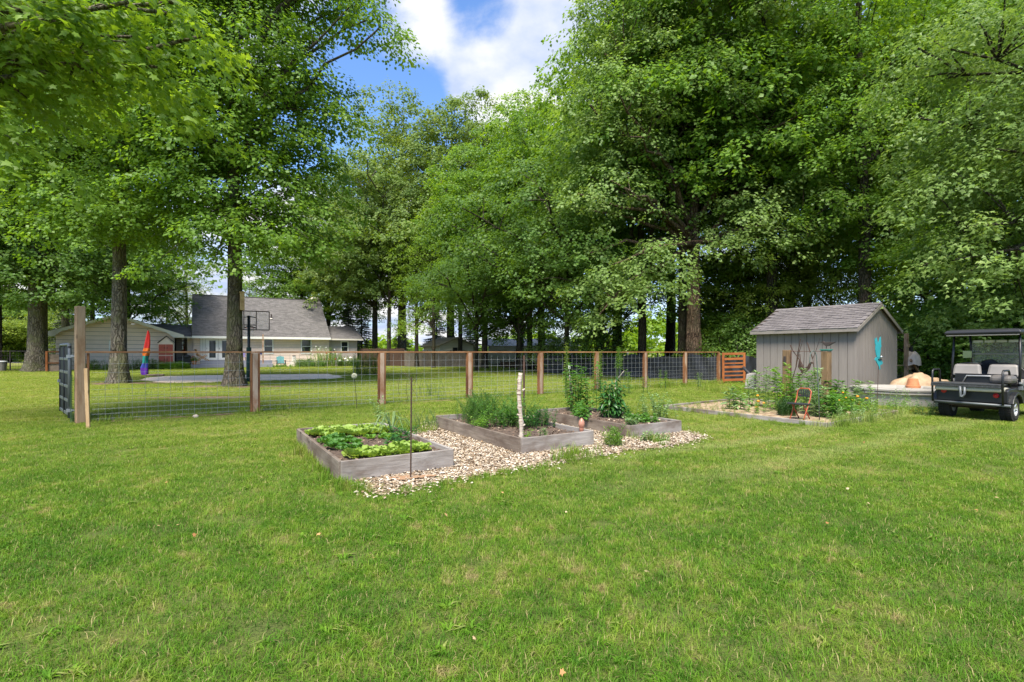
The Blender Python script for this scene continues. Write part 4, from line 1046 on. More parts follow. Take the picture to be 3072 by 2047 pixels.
# long side boards (facing the lawn, at x = wx0)
n_ = 13; wd = (wy1 - wy0) / n_
for i in range(n_):
    y0_ = wy0 + i * wd + .006; y1_ = wy0 + (i + 1) * wd - .006
    MB().box(wx0 - .012, wx0 + .016, y0_, y1_, .02, rzat(wx0) - .06).obj('board', M['t111'], shed)
    MB().box(wx1 - .016, wx1 + .012, y0_, y1_, .02, rzat(wx1) - .06).obj('board', M['t111'], shed)
n_ = 15; wd = (wx1 - wx0) / n_
for i in range(n_):
    a = wx0 + i * wd + .006; b = wx0 + (i + 1) * wd - .006; za = rzat(a) - .06; zb_ = rzat(b) - .06; m = SW / 2
    top = [(a, za), (b, zb_)] if not (a < m < b) else [(a, za), (m, rz_ - .06), (b, zb_)]
    MB().prism([(a, .02), (b, .02)] + top[::-1], wy0 - .012, wy0 + .016, 'y').obj('board', M['t111'], shed)
    MB().prism([(a, .02), (b, .02)] + top[::-1], wy1 - .016, wy1 + .012, 'y').obj('board', M['t111'], shed)
for (x_, y_) in ((wx0 - .016, wy0 - .016), (wx1 - .05, wy0 - .018), (wx0 - .018, wy1 - .06)):
    MB().box(x_, x_ + .07, y_, y_ + .07, 0, rzat(wx0) - .07).obj('corner_board', M['t111'], shed)
# roof deck, fascia, rake boards, ridge and one shingle per tab on the side that shows
rl = math.hypot(SW / 2, rz_ - ez_); ra = math.atan2(rz_ - ez_, SW / 2)
for s_ in (-1, 1):
    mb = MB().box(0, rl, 0, SL, -.04, 0) if s_ < 0 else MB().box(-rl, 0, 0, SL, -.04, 0)
    mb.obj('roof_deck', M['dark'], shed, (0 if s_ < 0 else SW, 0, ez_), (0, -ra if s_ < 0 else ra, 0))
    xe = 0 if s_ < 0 else SW
    MB().prism([(xe, ez_ - .125), (xe, ez_ - .022), (SW / 2, rz_ - .022), (SW / 2, rz_ - .13)], -.025, -.001, 'y').obj('rake_board', M['trim'], shed)
MB().box(-.022, -.001, -.02, SL, ez_ - .115, ez_ - .006).obj('fascia', M['trim'], shed)
MB().box(SW + .001, SW + .022, -.02, SL, ez_ - .115, ez_ - .006).obj('fascia', M['trim'], shed)
rows = 13; rh = (rl + .03) / rows; rng = RNG(8)
Rr = Matrix.Rotation(-ra, 4, 'Y'); Rr.translation = Vector((0, 0, ez_))
tabs = [MB().hull8([(0, 0, .004), (rh + .03, 0, .001), (rh + .03, .255, .001), (0, .255, .004), (0, 0, .018 + k * .004), (rh + .03, .002, .004), (rh + .03, .253, .004), (0, .255, .018 + k * .003)]).mesh('shingle') for k in range(3)]
for r_ in range(rows):
    y = -.02 - (.13 if r_ % 2 else 0)
    while y < SL:
        if y + .262 > SL + .04: break
        if y < -.03: y += .266; continue
        o = link('shingle', tabs[rng.randrange(3)], M['shed_shingle'], shed)
        o.matrix_local = Rr @ Matrix.Translation((r_ * rh - .03 + rng.uniform(-.005, .005), y, .0015 * (r_ % 2) + rng.uniform(0, .002))) @ Matrix.Rotation(rng.uniform(-.008, .008), 4, 'Z')
        y += .266
MB().box(0, rl - .02, 0, .25, .001, .004).obj('underlay', M['shed_shingle'], shed).matrix_local = Rr
mb = MB().box(-rl, 0, 0, SL, .002, .014); mb.obj('shingle_sheet', M['shed_shingle'], shed, (SW, 0, ez_), (0, ra, 0))
for i in range(14):
    y0_ = i * SL / 14
    MB().prism([(SW / 2 - .13, rz_ - .045), (SW / 2, rz_ + .022 + .004 * (i % 2)), (SW / 2 + .13, rz_ - .045), (SW / 2, rz_ + .008)], y0_ - .01, y0_ + SL / 14, 'y').obj('ridge_shingle', M['shed_shingle'], shed)

# ------------------------------------------------------------------ tub, tarp, rack
M['tub'] = pm('tub', (.52, .475, .42), (.42, .385, .34), 3, .75, .004, (3, 3, .6)); M['tub_top'] = pm('tub_top', (.33, .305, .27), (.27, .25, .22), 2, .6, .002)
TC = (10.0, 13.25)
tub = empty('hot_tub', (*TC, 0), math.radians(12), 'weathered grey eight-sided tub shell with a moulded rim beside the shed', 'tub')
def oct_(r, z, n=8): return (r, z)
mb = MB().lathe([(.90, 0), (.93, .10), (.97, .29), (.99, .30)], 8); mb.obj('side', M['tub'], tub, bev=.015)
mb = MB().lathe([(.99, .302), (1.04, .31), (1.04, .365), (1.0, .37), (1.06, .375), (1.07, .43), (1.03, .455), (.86, .46), (.80, .44), (.72, .30), (.4, .24)], 8); mb.obj('rim', M['tub_top'], tub, bev=.01)
mb = MB().box(-.99, -.75, -.5, .5, .456, .50); 
pot = empty('flower_pot', (PX(2739, 12.75), 12.75, .462), 0, 'terracotta flower pot turned upside down on the rim of the grey tub', 'pot')
MB().lathe([(.155, 0), (.155, .055), (.135, .06), (.10, .23), (.03, .235), (.028, .22)], 24).obj('body', M['terracotta'], pot, smooth=False)
# crumpled tan tarpaulin
M['tan_tarp'] = pm('tan_tarp', (.44, .31, .19), (.27, .175, .10), 7, .6, .01)
def drape(name, parent, c, rx, ry, z0, z1, seed, mat, crease=.12, n=60, rz=0):
    g = np.random.default_rng(seed); u_, v_ = np.meshgrid(np.linspace(0, 2 * PI, n, endpoint=False), np.linspace(0, 1, 26), indexing='ij')
    ph = g.random(8) * 6
    r = np.sin(np.minimum(v_ * 1.15, 1) * PI / 2) ** .7
    w = 1 + crease * (np.abs(np.sin(u_ * 4 + ph[0] + 1.5 * v_)) - .5) * v_ + crease * .7 * np.abs(np.sin(u_ * 7 + ph[1] + 3 * v_)) * v_
    x = c[0] + rx * r * w * np.cos(u_); y = c[1] + ry * r * w * np.sin(u_)
    z = z0 + (z1 - z0) * (1 - v_ ** 2.3) + crease * .35 * (np.abs(np.sin(x * 6 + ph[2] + 2 * np.sin(y * 4))) - .5) * (1 - v_) * 1.2 + .04 * np.sin(u_ * 3 + ph[3]) * (v_ > .1)
    z = np.maximum(z, z0)
    V = np.stack([x.ravel(), y.ravel(), z.ravel()], 1); i, j = np.meshgrid(np.arange(n), np.arange(25), indexing='ij'); m = 26
    a = (i * m + j).ravel(); b = (((i + 1) % n) * m + j).ravel()
    return link(name, np_mesh(name, V, np.stack([a, b, b + 1, a + 1], 1)), mat, parent, smooth=n > 30)
def crumple(name, parent, c, rx, ry, h, seed, mat, nx=40, ny=24):
    g = np.random.default_rng(seed); X, Y_ = np.meshgrid(np.linspace(-1, 1, nx), np.linspace(-1, 1, ny), indexing='ij')
    env = (1 - np.abs(X) ** 5) * (1 - np.abs(Y_) ** 5); r = np.zeros_like(X)
    for k in range(9):
        a = g.random() * PI; f_ = g.uniform(1.5, 5.5); r += (1 - 2 * np.abs(np.sin(f_ * (X * math.cos(a) + Y_ * .7 * math.sin(a)) + g.random() * 6))) / (1.2 + .5 * f_)
    Z = h * env * (.80 + .13 * r) * (1 - .12 * X) + .0 * X; Z = np.maximum(Z, .01)
    wob = 1 + .10 * np.sin(7 * np.arctan2(Y_, X) + 2)
    V = np.stack([(c[0] + rx * X * wob).ravel(), (c[1] + ry * Y_ * wob).ravel(), Z.ravel()], 1)
    i, j = np.meshgrid(np.arange(nx - 1), np.arange(ny - 1), indexing='ij'); a = (i * ny + j).ravel()
    return link(name, np_mesh(name, V, np.stack([a, a + ny, a + ny + 1, a + 1], 1)), mat, parent)
tt = empty('tarpaulin', (11.35, 14.3, 0), .45, 'crumpled tan canvas tarpaulin heaped behind the grey tub', 'tarpaulin')
crumple('cloth', tt, (.10, 0), .90, .55, 1.02, 3, M['tan_tarp'])
crumple('fold', tt, (.80, -.85), .28, .55, .85, 4, M['tan_tarp'], 14, 16)
# timber rack behind the shed with a wrapped sack and black sheet
M['oldwood'] = wood('oldwood', (.20, .14, .10), (.33, .25, .18), None, .12)
rk = empty('timber_rack', (PX(2719, 17.3), 17.3, 0), math.radians(34), 'brown timber rack standing behind the right wall of the grey shed', 'rack')
plank('post', rk, (0, 0, 0), (0, 0, 1.98), .13, .10, M['oldwood'], up=(1, 0, 0)); plank('post', rk, (1.15, .2, 0), (1.15, .2, .95), .11, .10, M['oldwood'], up=(1, 0, 0))
plank('rail', rk, (-.1, -.06, .82), (1.35, .1, .82), .13, .05, M['oldwood']); plank('rail', rk, (-.1, -.06, 1.58), (.25, .0, 1.58), .12, .05, M['oldwood']); plank('rail', rk, (-.1, -.06, .6), (1.2, .1, .6), .10, .05, M['oldwood'])
plank('brace', rk, (-.05, -.14, 1.1), (.75, -.14, .6), .07, .05, M['cedar_pale'])
MB().box(-.1, 1.3, -.05, .35, .89, .90).obj('shelf', M['oldwood'], rk)
sk = empty('wrapped_sack', (PX(2738, 17.3), 17.35, .9), 0, 'pale plastic-wrapped sack resting on the timber rack', 'sack')
M['sack'] = pm('sack', (.52, .43, .40), (.36, .30, .27), 6, .5, .01)
drape('wrap', sk, (0.03, 0), .22, .18, 0, .42, 12, M['sack'], .2, 40)
bs = empty('black_sheet', (PX(2760, 17.4), 17.5, 0), .5, 'black plastic sheet draped down the right side of the timber rack', 'sheet')
V = []; 
for i in range(9):
    for k in range(9):
        t_ = k / 8; V.append((-.35 + t_ * .95 + .03 * math.sin(i * 2 + k), .25 * i / 8 + .04 * math.sin(k * 2.1 + i), 1.55 - 1.5 * t_ ** .85 + .03 * math.sin(i * 3)))
me = bpy.data.meshes.new('sheet'); me.from_pydata(V, [], [(i * 9 + k, (i + 1) * 9 + k, (i + 1) * 9 + k + 1, i * 9 + k + 1) for i in range(8) for k in range(8)])
link('sheet', me, M['tarp'], bs, smooth=True)
gb = empty('grey_bin', (PX(2258, 18.6), 18.6, 0), .5, 'small grey plastic box standing behind the left corner of the shed', 'bin')
MB().hull8([(-.2, -.2, 0), (.2, -.2, 0), (.2, .2, 0), (-.2, .2, 0), (-.14, -.16, .55), (.16, -.16, .6), (.16, .16, .6), (-.14, .16, .55)]).obj('shell', M['tub'], gb, bev=.02)
hp = empty('black_pipe', (PX(2240, 20.5), 20.5, 0), 0, 'length of black drain pipe leaning by the orange gate', 'pipe')
MB().tube([(-.15, 0, .75), (.1, -.2, .4), (.35, -.5, .06)], .06, 12).obj('tube', M['tarp'], hp, smooth=True)

# ------------------------------------------------------------------ turquoise bird on a rod
M['turq'] = pm('turq', (.022, .27, .30), (.018, .22, .25), 6, .5); M['rust'] = pm('rust', (.075, .04, .026), (.04, .024, .018), 30, .85, .002); M['steel'] = pm('steel', (.5, .48, .46), (.4, .38, .36), 5, .3, 0, metal=.9)
rx_, ry_ = PX(2631, 12.5), 12.5
bird = empty('garden_bird_stake', (rx_, ry_, 0), .35, 'turquoise flat metal bird on a thin dark rod in front of the shed gable', 'garden stake')
MB().tube([(0, 0, 0), (.045, 0, .9), (.115, 0, 1.76)], .007, 6).obj('rod', M['rust'], bird)
wing = [(-.14, 1.70), (-.115, 1.62), (-.10, 1.66), (-.085, 1.71), (-.045, 1.60), (-.02, 1.55), (.005, 1.61), (.035, 1.70), (.06, 1.74), (.075, 1.60), (.07, 1.55), (.085, 1.50), (.06, 1.45), (.05, 1.36), (.035, 1.27), (.02, 1.22), (-.06, 1.21), (-.10, 1.30), (-.12, 1.40), (-.115, 1.5), (-.135, 1.58)]
MB().prism([(x + .06, z) for x, z in wing], -.010, .006, 'y').obj('wings', M['turq'], bird)
body = [(-.14, 1.185), (-.10, 1.22), (-.04, 1.235), (.02, 1.21), (.08, 1.16), (.125, 1.11), (.13, 1.07), (.09, 1.045), (.05, 1.04), (.035, 1.0), (.05, .95), (.015, .925), (.0, .98), (-.02, 1.03), (-.07, 1.09), (-.10, 1.14), (-.12, 1.15), (-.145, 1.155)]
MB().prism([(x + .06, z) for x, z in body], -.010, .006, 'y').obj('body', M['turq'], bird)
MB().sphere((.10, -.035, 1.23), .035, 14, 10).obj('ball', M['steel'], bird, smooth=True)
MB().prism([(.02, 1.19), (.13, 1.185), (.12, 1.155), (.03, 1.16)], -.03, -.011, 'y').obj('clip', M['black'], bird)

# ------------------------------------------------------------------ rusty tree gate in the flower bed
gr_ = (PX(2479, 11.4), 11.4); gl_ = (PX(2361, 12.3), 12.3)
M['mosswood'] = wood('mosswood', (.15, .092, .045), (.22, .145, .078), (.09, .055, .03), .05)
M['rust_red'] = pm('rust_red', (.11, .05, .03), (.08, .035, .022), 20, .85, .001)
ga_ = math.atan2(gr_[1] - gl_[1], gr_[0] - gl_[0]); gw = math.hypot(gr_[0] - gl_[0], gr_[1] - gl_[1])
p1_ = empty('garden_gate_post', (*gl_, 0), ga_, 'timber post on the left of the rusty metal tree gate', 'post', 'timber posts of the metal tree gate')
plank('shaft', p1_, (0, 0, 0), (0, 0, 1.40), .15, .14, M['mosswood'], up=(1, 0, 0), bev=.01); MB().box(-.03, .03, -.085, -.071, 1.05, 1.25).obj('latch_plate', M['dark'], p1_)
p2_ = empty('garden_gate_post', (*gr_, 0), ga_, 'timber post on the right of the tree gate carrying the metal shore bird', 'post', 'timber posts of the metal tree gate')
plank('shaft', p2_, (0, 0, 0), (0, 0, 1.37), .15, .15, M['mosswood'], up=(1, 0, 0), bev=.01)
tg = empty('metal_tree_gate', (*gl_, 0), ga_, 'rusty iron gate panel shaped as bare branches with a hummingbird', 'garden gate')
x0g, x1g = .11, gw - .11
MB().tube([(x0g, 0, .25), (x0g, 0, 1.37), (x1g, 0, 1.37), (x1g, 0, .25), (x0g, 0, .25)], .011, 6).obj('frame', M['rust_red'], tg)
BR = [[(x0g + .05, .3), (x0g + .02, .7), (x0g + .12, 1.0), (x0g + .20, 1.35), (x0g + .30, 1.64)], [(x0g + .12, 1.0), (x0g + .16, 1.3), (x0g + .24, 1.66)], [(.42, .3), (.36, .55), (.32, .8), (.42, 1.0), (.44, 1.3), (.43, 1.62)],
      [(.42, 1.0), (.34, 1.15), (.33, 1.3)], [(x1g - .1, .3), (x1g - .12, .6), (x1g - .18, .9), (x1g - .22, 1.2), (x1g - .12, 1.45), (x1g - .05, 1.66)], [(x1g - .22, 1.2), (x1g - .3, 1.4), (x1g - .36, 1.58)],
      [(x0g - .03, 1.52), (x0g + .04, 1.38), (x0g + .25, 1.12), (.5, .85)], [(x1g - .1, .6), (x1g - .03, .8), (x1g - .0, 1.05)]]
mb = MB()
for k, b_ in enumerate(BR): mb.tube([(x, .012, z) for x, z in b_], [.013 - .002 * i for i in range(len(b_))], 6)
mb.obj('branches', M['rust'], tg)
hb = [(.38, .90), (.30, 1.0), (.33, 1.18), (.40, 1.02), (.46, .98), (.54, 1.02), (.58, 1.10), (.64, 1.13), (.70, 1.10), (.63, 1.08), (.60, .98), (.52, .90), (.44, .88), (.37, .80)]
MB().prism(hb, -.02, -.008, 'y').obj('hummingbird', M['rust'], tg)
sb = empty('shore_bird', (gr_[0], gr_[1], 1.375), ga_, 'dark metal shore bird standing on a green cap on the right gate post', 'ornament')
MB().box(-.085, .085, -.07, .07, 0, .022).box(-.10, .10, -.085, .085, .023, .042).obj('cap', paint('cap_green', (.05, .22, .17)), sb)
MB().tube([(0, 0, .045), (0, 0, .12)], .008, 6).obj('leg', M['rust'], sb)
bd = [(-.22, .19), (-.12, .195), (-.09, .215), (-.06, .22), (-.03, .20), (.05, .20), (.15, .195), (.22, .20), (.15, .165), (.06, .115), (-.01, .11), (-.05, .14), (-.08, .18), (-.12, .185)]
MB().prism(bd, -.02, .02, 'y').obj('body', M['dark'], sb, bev=.006)

# shepherd's hook
hx, hy = G(2456, 1267)
hk = empty('shepherd_hook', (hx, hy, .02), .25, 'tall thin green-grey shepherd hook curving over behind the orange chair', 'plant hook')
M['hookgreen'] = pm('hookgreen', (.10, .13, .11), (.06, .08, .07), 20, .6)
mb = MB().tube([(.02, 0, -.02), (0, 0, .5), (-.03, 0, 1.0), (-.05, 0, 1.24), (-.08, 0, 1.33), (-.13, 0, 1.36), (-.18, 0, 1.33), (-.205, 0, 1.22), (-.21, 0, 1.13), (-.19, 0, 1.10)], .0085, 8); mb.obj('hook', M['hookgreen'], hk, smooth=True)
MB().tube([(-.01, 0, .02), (-.10, -.02, -.0)], .008, 6).obj('foot', M['hookgreen'], hk)

# ------------------------------------------------------------------ small orange folding chair
M['chair_red'] = pm('chair_red', (.36, .075, .03), (.28, .055, .022), 12, .5); M['chair_blk'] = pm('chair_blk', (.03, .034, .04), (.02, .02, .025), 8, .5)
cxh, cyh = G(2402, 1264); ch = empty('folding_chair', (cxh, cyh, .0), math.radians(213), 'small orange folding chair with a dark seat at the front of the flower bed', 'chair')
# local: x = forward (seat points to +x), y = across
sg = 1
wch = .26
def cpath(y): return [(.17, y, .0), (.02, y, .25), (-.10, y, .44), (-.14, y, .58)]
mb = MB().tube(cpath(-wch / 2) + [(-.150, -wch / 2 + .05, .635), (-.150, wch / 2 - .05, .635)] + cpath(wch / 2)[::-1], .0115, 8); mb.obj('back_frame', M['chair_red'], ch, smooth=True)
for y in (-wch / 2 + .025, wch / 2 - .025):
    MB().tube([(-.17, y, 0), (-.02, y, .18), (.12, y, .34)], .0115, 8).obj('leg', M['chair_red'], ch, smooth=True)
MB().tube([(-.14, -wch / 2 + .02, .03), (-.14, wch / 2 - .02, .03)], .008, 6).obj('stretcher', M['chair_red'], ch)
MB().box(-.09, .24, -wch / 2 - .02, wch / 2 + .02, .325, .355).obj('seat', M['chair_blk'], ch, rot=(0, -.06, 0), bev=.01)
mb = MB()
for i in range(6): y = -wch / 2 + .02 + i * (wch - .04) / 5; mb.box(-.150, -.138, y - .007, y + .007, .49, .61)
for z in (.49, .52, .55, .58, .605): mb.box(-.151, -.139, -wch / 2 + .01, wch / 2 - .01, z - .006, z + .006)
mb.box(-.152, -.136, -wch / 2 + .01, wch / 2 - .01, .475, .50)
mb.obj('backrest', M['chair_blk'], ch)

# ------------------------------------------------------------------ things in and by the raised beds
M['birch'] = (lambda t: (t.bsdf(t.mix(t.ramp(t.noise(t.mapv(t.oc(), (2, 2, 14)), 4, 5, .7), [(.52, (0, 0, 0)), (.62, (1, 1, 1))]), (.46, .39, .32), (.16, .10, .07)), .85, 0, t.noise(t.mapv(t.oc(), (1, 1, 8)), 6), .01), t.m)[1])(NT('birch'))
bp = L2W(B2, -.50, -1.22)
bl = empty('birch_log', (*bp, .13), 0, 'upright peeling birch log standing in the near corner of the middle raised bed', 'log')
mb = MB(); rng = RNG(21); pts_ = []; rr_ = []
for i in range(25):
    z = i * .94 / 24; k = 1 + (.28 if i % 5 == 2 else 0)
    pts_.append((.012 * math.sin(z * 7) + .02 * z - .03 * math.sin(z * 2), .01 * math.cos(z * 5), z)); rr_.append(.028 * k * rng.uniform(.93, 1.07))
mb.tube(pts_, rr_, 14, True, .10, rng); mb.obj('trunk', M['birch'], bl, smooth=True)
for (z, a) in ((.22, 0), (.47, 2.6), (.70, .4), (.83, 3.3), (.60, 1.9), (.36, 3.4)):
    MB().tube([(math.cos(a) * .02, math.sin(a) * .02, z), (math.cos(a) * .055, math.sin(a) * .05, z + .02)], [.016, .010], 8).obj('knot', M['birch'], bl)
rp = G(1232, 1441)
M['rustpatch'] = pm('rustpatch', (.26, .13, .065), (.30, .20, .12), 7, .95, .004)
rr = empty('rusty_rod', (*rp, .012), 0, 'rusty steel rod with bare wire twigs standing in front of the lettuce bed', 'rod')
MB().tube([(0, 0, 0), (.004, 0, .5), (.008, 0, 1.075)], .0085, 8).obj('rod', M['rust'], rr)
rng = RNG(6); mb = MB()
for q in ([(.005, 0, 1.02), (-.05, .02, 1.10), (-.10, .02, 1.15), (-.13, .03, 1.08), (-.145, .03, .98), (-.13, .03, .9)], [(.008, 0, 1.05), (-.03, 0, 1.11), (-.07, 0, 1.14)], [(.008, 0, 1.03), (.05, 0, 1.10), (.07, 0, 1.13), (.055, .02, 1.06), (.03, .02, 1.0)],
          [(.008, 0, .98), (.05, .0, .93), (.08, 0, .87)], [(-.04, 0, 1.06), (-.05, 0, .95), (-.03, 0, .85)]):
    mb.tube([(x * .95, y, z - .02) for x, y, z in q], .0022, 4)
mb.obj('wire_twigs', M['twig'], rr)
P_ = patch('rust_stain', rp[0] + .0, rp[1] + .02, .24, .075, .030, 14, M['rustpatch'], .3)
# second rusty stake behind the birch, terracotta globe on the bed corner
r2 = L2W(B2, -.2, .6)
r2 = empty('rusty_stake', (PX(1572, 9.4), 9.4, 0), 0, 'dark rusty square stake rising behind the birch log', 'stake')
MB().box(-.018, .018, -.012, .012, 0, 1.29).obj('shaft', M['rust'], r2)
q = L2W(B2, .585, -1.18)
ol = empty('clay_bulb', (*q, .14), 0, 'brown clay watering bulb standing in the right corner of the middle bed', 'watering bulb')
MB().lathe([(.022, 0), (.03, .02), (.034, .07), (.036, .075), (.030, .085), (.036, .10), (.046, .13), (.048, .155), (.040, .19), (.020, .225), (.006, .24)], 18).obj('bulb', pm('claybulb', (.30, .12, .08), (.42, .22, .15), 12, .35, 0), ol, smooth=True)
# stone-like disc ornament on its stake
dp = (PX(1063, 12.1), 12.1)
dm = empty('snail_ornament', (*dp, 0), 0, 'pale round spiral snail-shell ornament on a thin rod behind the fence', 'ornament')
MB().tube([(.06, 0, 0), (.03, 0, .5), (0, 0, .74)], .006, 6).obj('rod', M['black'], dm)
M['stone'] = pm('stone', (.34, .34, .25), (.24, .25, .17), 14, .9, .004)
MB().lathe([(.01, -.03), (.055, -.022), (.072, 0), (.055, .022), (.01, .03)], 20).obj('disc', M['stone'], dm, (0, 0, .785), (PI / 2, 0, 0), smooth=True)
MB().tube([(.045 * (1 - i / 22) * math.cos(i * .6), -.03, .785 + .045 * (1 - i / 22) * math.sin(i * .6)) for i in range(20)], .008, 5).obj('spiral', M['stone'], dm)
# birch sticks near the fence
s1 = empty('birch_stick', (PX(1711, 15.9), 15.9, 0), 0, 'thin white birch stick with a pale cap near the fence behind the peppers', 'stick', 'birch sticks by the fence')
MB().tube([(.04, 0, 0), (.0, 0, .35), (-.02, 0, .62)], [.045, .035, .03], 10, True, .15, RNG(2)).obj('stick', M['birch'], s1); MB().tube([(-.02, 0, .6), (-.03, 0, .86)], .012, 8).obj('rod', M['white'], s1); MB().tube([(-.03, 0, .84), (-.035, 0, .96)], .035, 8).obj('cap', M['white'], s1)
s2 = empty('birch_stick', (PX(1846, 17.4), 17.4, 0), 0, 'curved pale birch stick leaning in the grass before the wire fence', 'stick', 'birch sticks by the fence')
MB().tube([(0, 0, .18), (.0, 0, .34), (.12, 0, .5), (.30, 0, .72)], [.022, .02, .018, .012], 8).tube([(0, 0, 0), (0, 0, .2)], .02, 8).obj('stick', M['birch'], s2)

# ------------------------------------------------------------------ golf cart
M['cart_blk'] = pm('cart_blk', (.008, .008, .009), (.013, .013, .014), 3, .4, 0, spec=.5); M['cart_roof'] = pm('cart_roof', (.014, .014, .017), (.022, .022, .026), 2, .42, 0, spec=.4)
M['vinyl'] = pm('vinyl', (.27, .245, .225), (.23, .21, .19), 3, .5, .001); M['vinyl_d'] = pm('vinyl_d', (.13, .117, .107), (.10, .09, .082), 3, .5, .001)
M['rubber'] = pm('rubber', (.012, .011, .010), (.024, .022, .019), 20, .9, .003); M['alu'] = pm('alu', (.62, .60, .56), (.5, .48, .45), 8, .35, .001, metal=.7)
M['tail'] = (lambda t: (t.bsdf((.45, .012, .02), .15, 0, None, 0, .6), t.m)[1])(NT('tail')); M['plate_metal'] = pm('plate_metal', (.05, .05, .052), (.09, .09, .09), 25, .4, .004, metal=.4)
t = NT('windscreen'); p = t.bsdf((.35, .35, .28), .12, 0); p.inputs['Alpha'].default_value = .30; M['windscreen'] = t.m
cart = empty('golf_cart', (8.80, 10.68, 0), math.atan2(-.851, .525), 'black golf cart with pale seats parked at the right edge of the lawn', 'golf cart')
# local x = right, y = forward
CW = 1.17
def wheel(x, y, label=None):
    w = MB(); prof = [(.13, -.10), (.185, -.105), (.225, -.085), (.235, -.05), (.235, .05), (.225, .085), (.185, .105), (.13, .10)]
    w.lathe(prof, 40, cap=False); 
    for k in range(40):
        a = 2 * PI * k / 40
        for s_ in (-1, 1):
            ca, sa = math.cos(a + s_ * .04), math.sin(a + s_ * .04); R_ = Matrix(((ca, -sa, 0, 0), (sa, ca, 0, 0), (0, 0, 1, 0), (0, 0, 0, 1)))
            w.box(.228, .250, -.011, .011, s_ * .052 - .038, s_ * .052 + .038, R_)
    ty = w.obj('wheel', M['rubber'], cart, (x, y, .25), (0, PI / 2, 0))
    r = MB().lathe([(.02, .055), (.05, .075), (.055, .05), (.10, .045), (.125, .085), (.135, .095), (.135, -.08)], 24, cap=True)
    r.obj('rim', M['alu'], ty)
    for k in range(5):
        a = 2 * PI * k / 5; r = MB().tube([(.04 * math.cos(a), .04 * math.sin(a), .066), (.115 * math.cos(a), .115 * math.sin(a), .078)], .014, 6).obj('spoke', M['alu'], ty)
    return ty
for x in (.12, CW - .10):
    for y in (.36, 2.0): wheel(x, y)
MB().tube([(.1, .36, .25), (CW - .1, .36, .25)], .04, 8).obj('axle', M['dark'], cart)
MB().box(.22, CW - .22, .1, 2.35, .27, .36).obj('frame', M['dark'], cart)
# rear body
MB().prism([(.04, .36), (.04, .60), (.10, .64), (.95, .66), (1.0, .36)], .03, CW - .03, 'x').obj('body', M['cart_blk'], cart, bev=.015)
for x0_, x1_ in ((-.05, .06), (CW - .08, CW + .04)):
    sx_ = [(.06 + .30 - .33 * math.cos(a), .25 + .33 * math.sin(a)) for a in np.linspace(.35, PI - .35, 9)]
    inn = [(.06 + .30 - .28 * math.cos(a), .25 + .28 * math.sin(a)) for a in np.linspace(.35, PI - .35, 9)][::-1]
    MB().prism(sx_ + inn, x0_, x1_, 'x').obj('fender', M['cart_blk'], cart, bev=.008)
MB().tube([(.02, -.02, .34), (CW + .02, -.02, .33)], .024, 8).obj('bumper', M['gate_g'], cart, smooth=True)
MB().box(.0, CW, -.015, .05, .30, .35).obj('bumper_channel', M['cart_blk'], cart)
MB().lathe([(.045, 0), (.045, .02), (.02, .035)], 16).obj('tail_light', M['tail'], cart, (.16, .035, .56), (PI / 2, 0, 0)); MB().lathe([(.045, 0), (.045, .02), (.02, .035)], 16).obj('tail_light', M['tail'], cart, (CW - .20, .035, .51), (PI / 2, 0, 0))
# folded rear seat: platform, pad below it, handles
mb = MB().box(-.02, CW - .10, -.10, .42, .70, .735); mb.obj('deck_plate', M['plate_metal'], cart, bev=.01)
mb = MB()
for k in range(30): x = .02 + k * .035; mb.box(x, x + .018, -.106, -.10, .665, .70)
mb.box(-.02, CW - .10, -.10, -.08, .66, .70); mb.obj('perforated_edge', M['plate_metal'], cart)
mb = MB().box(.03, CW - .08, -.07, .40, .575, .665); mb.obj('seat_pad', pm('pad', (.40, .38, .30), (.33, .31, .24), 3, .5), cart, bev=.03)
MB().tube([(.46, -.10, .67), (.47, -.115, .55), (.47, -.12, .47), (.50, -.11, .46), (.53, -.10, .52), (.53, -.09, .66)], .022, 8).obj('strap', M['gate_g'], cart, smooth=True)
for x in (.0, CW - .08):
    MB().tube([(x, -.06, .34), (x, -.08, .80), (x, -.07, .96), (x, -.02, .995), (x, .25, .995), (x, .30, .95), (x, .32, .66)], .019, 8).obj('handle', M['cart_blk'], cart, smooth=True)
mb = MB().box(.38, .88, .40, .45, .72, .87).obj('grab_frame', M['cart_blk'], cart)
MB().tube([(.36, .36, .73), (.42, .38, .87), (.84, .38, .87), (.90, .36, .73)], .014, 8).obj('grab_rail', M['alu'], cart, smooth=True)
mb = MB().box(.82, 1.16, .16, .52, .74, .90); mb.obj('folded_cushion', M['vinyl_d'], cart, bev=.06)
# seats
def cushion(x0, x1, y0, y1, z0, z1, nm, mat, bev=.05):
    w = (x1 - x0) * .07
    return MB().hull8([(x0 + .0, y0, z0), (x1, y0, z0), (x1, y1, z0), (x0, y1, z0), (x0 + w, y0 + .05, z1), (x1 - w, y0 + .05, z1), (x1 - w, y1 + .05, z1), (x0 + w, y1 + .05, z1)]).obj(nm, mat, cart, bev=bev)
cushion(.03, .53, .80, .89, .85, 1.10, 'seat_back', M['vinyl']); cushion(.60, 1.12, .80, .89, .85, 1.10, 'seat_back', M['vinyl'])
MB().box(.02, CW - .02, .83, 1.30, .68, .80).obj('seat', M['vinyl'], cart, bev=.04)
MB().box(.1, 1.07, .80, .82, .70, .90).obj('seat_frame', M['cart_blk'], cart)
MB().tube([(.05, .84, .8), (.10, .92, 1.10), (.28, .95, 1.125), (.50, .94, 1.10)], .014, 8).obj('seat_rail', M['cart_blk'], cart, smooth=True)
MB().tube([(.62, .94, 1.10), (.85, .95, 1.125), (1.05, .93, 1.10), (1.16, .9, .98), (1.2, .85, .8)], .014, 8).obj('seat_rail', M['cart_blk'], cart, smooth=True)
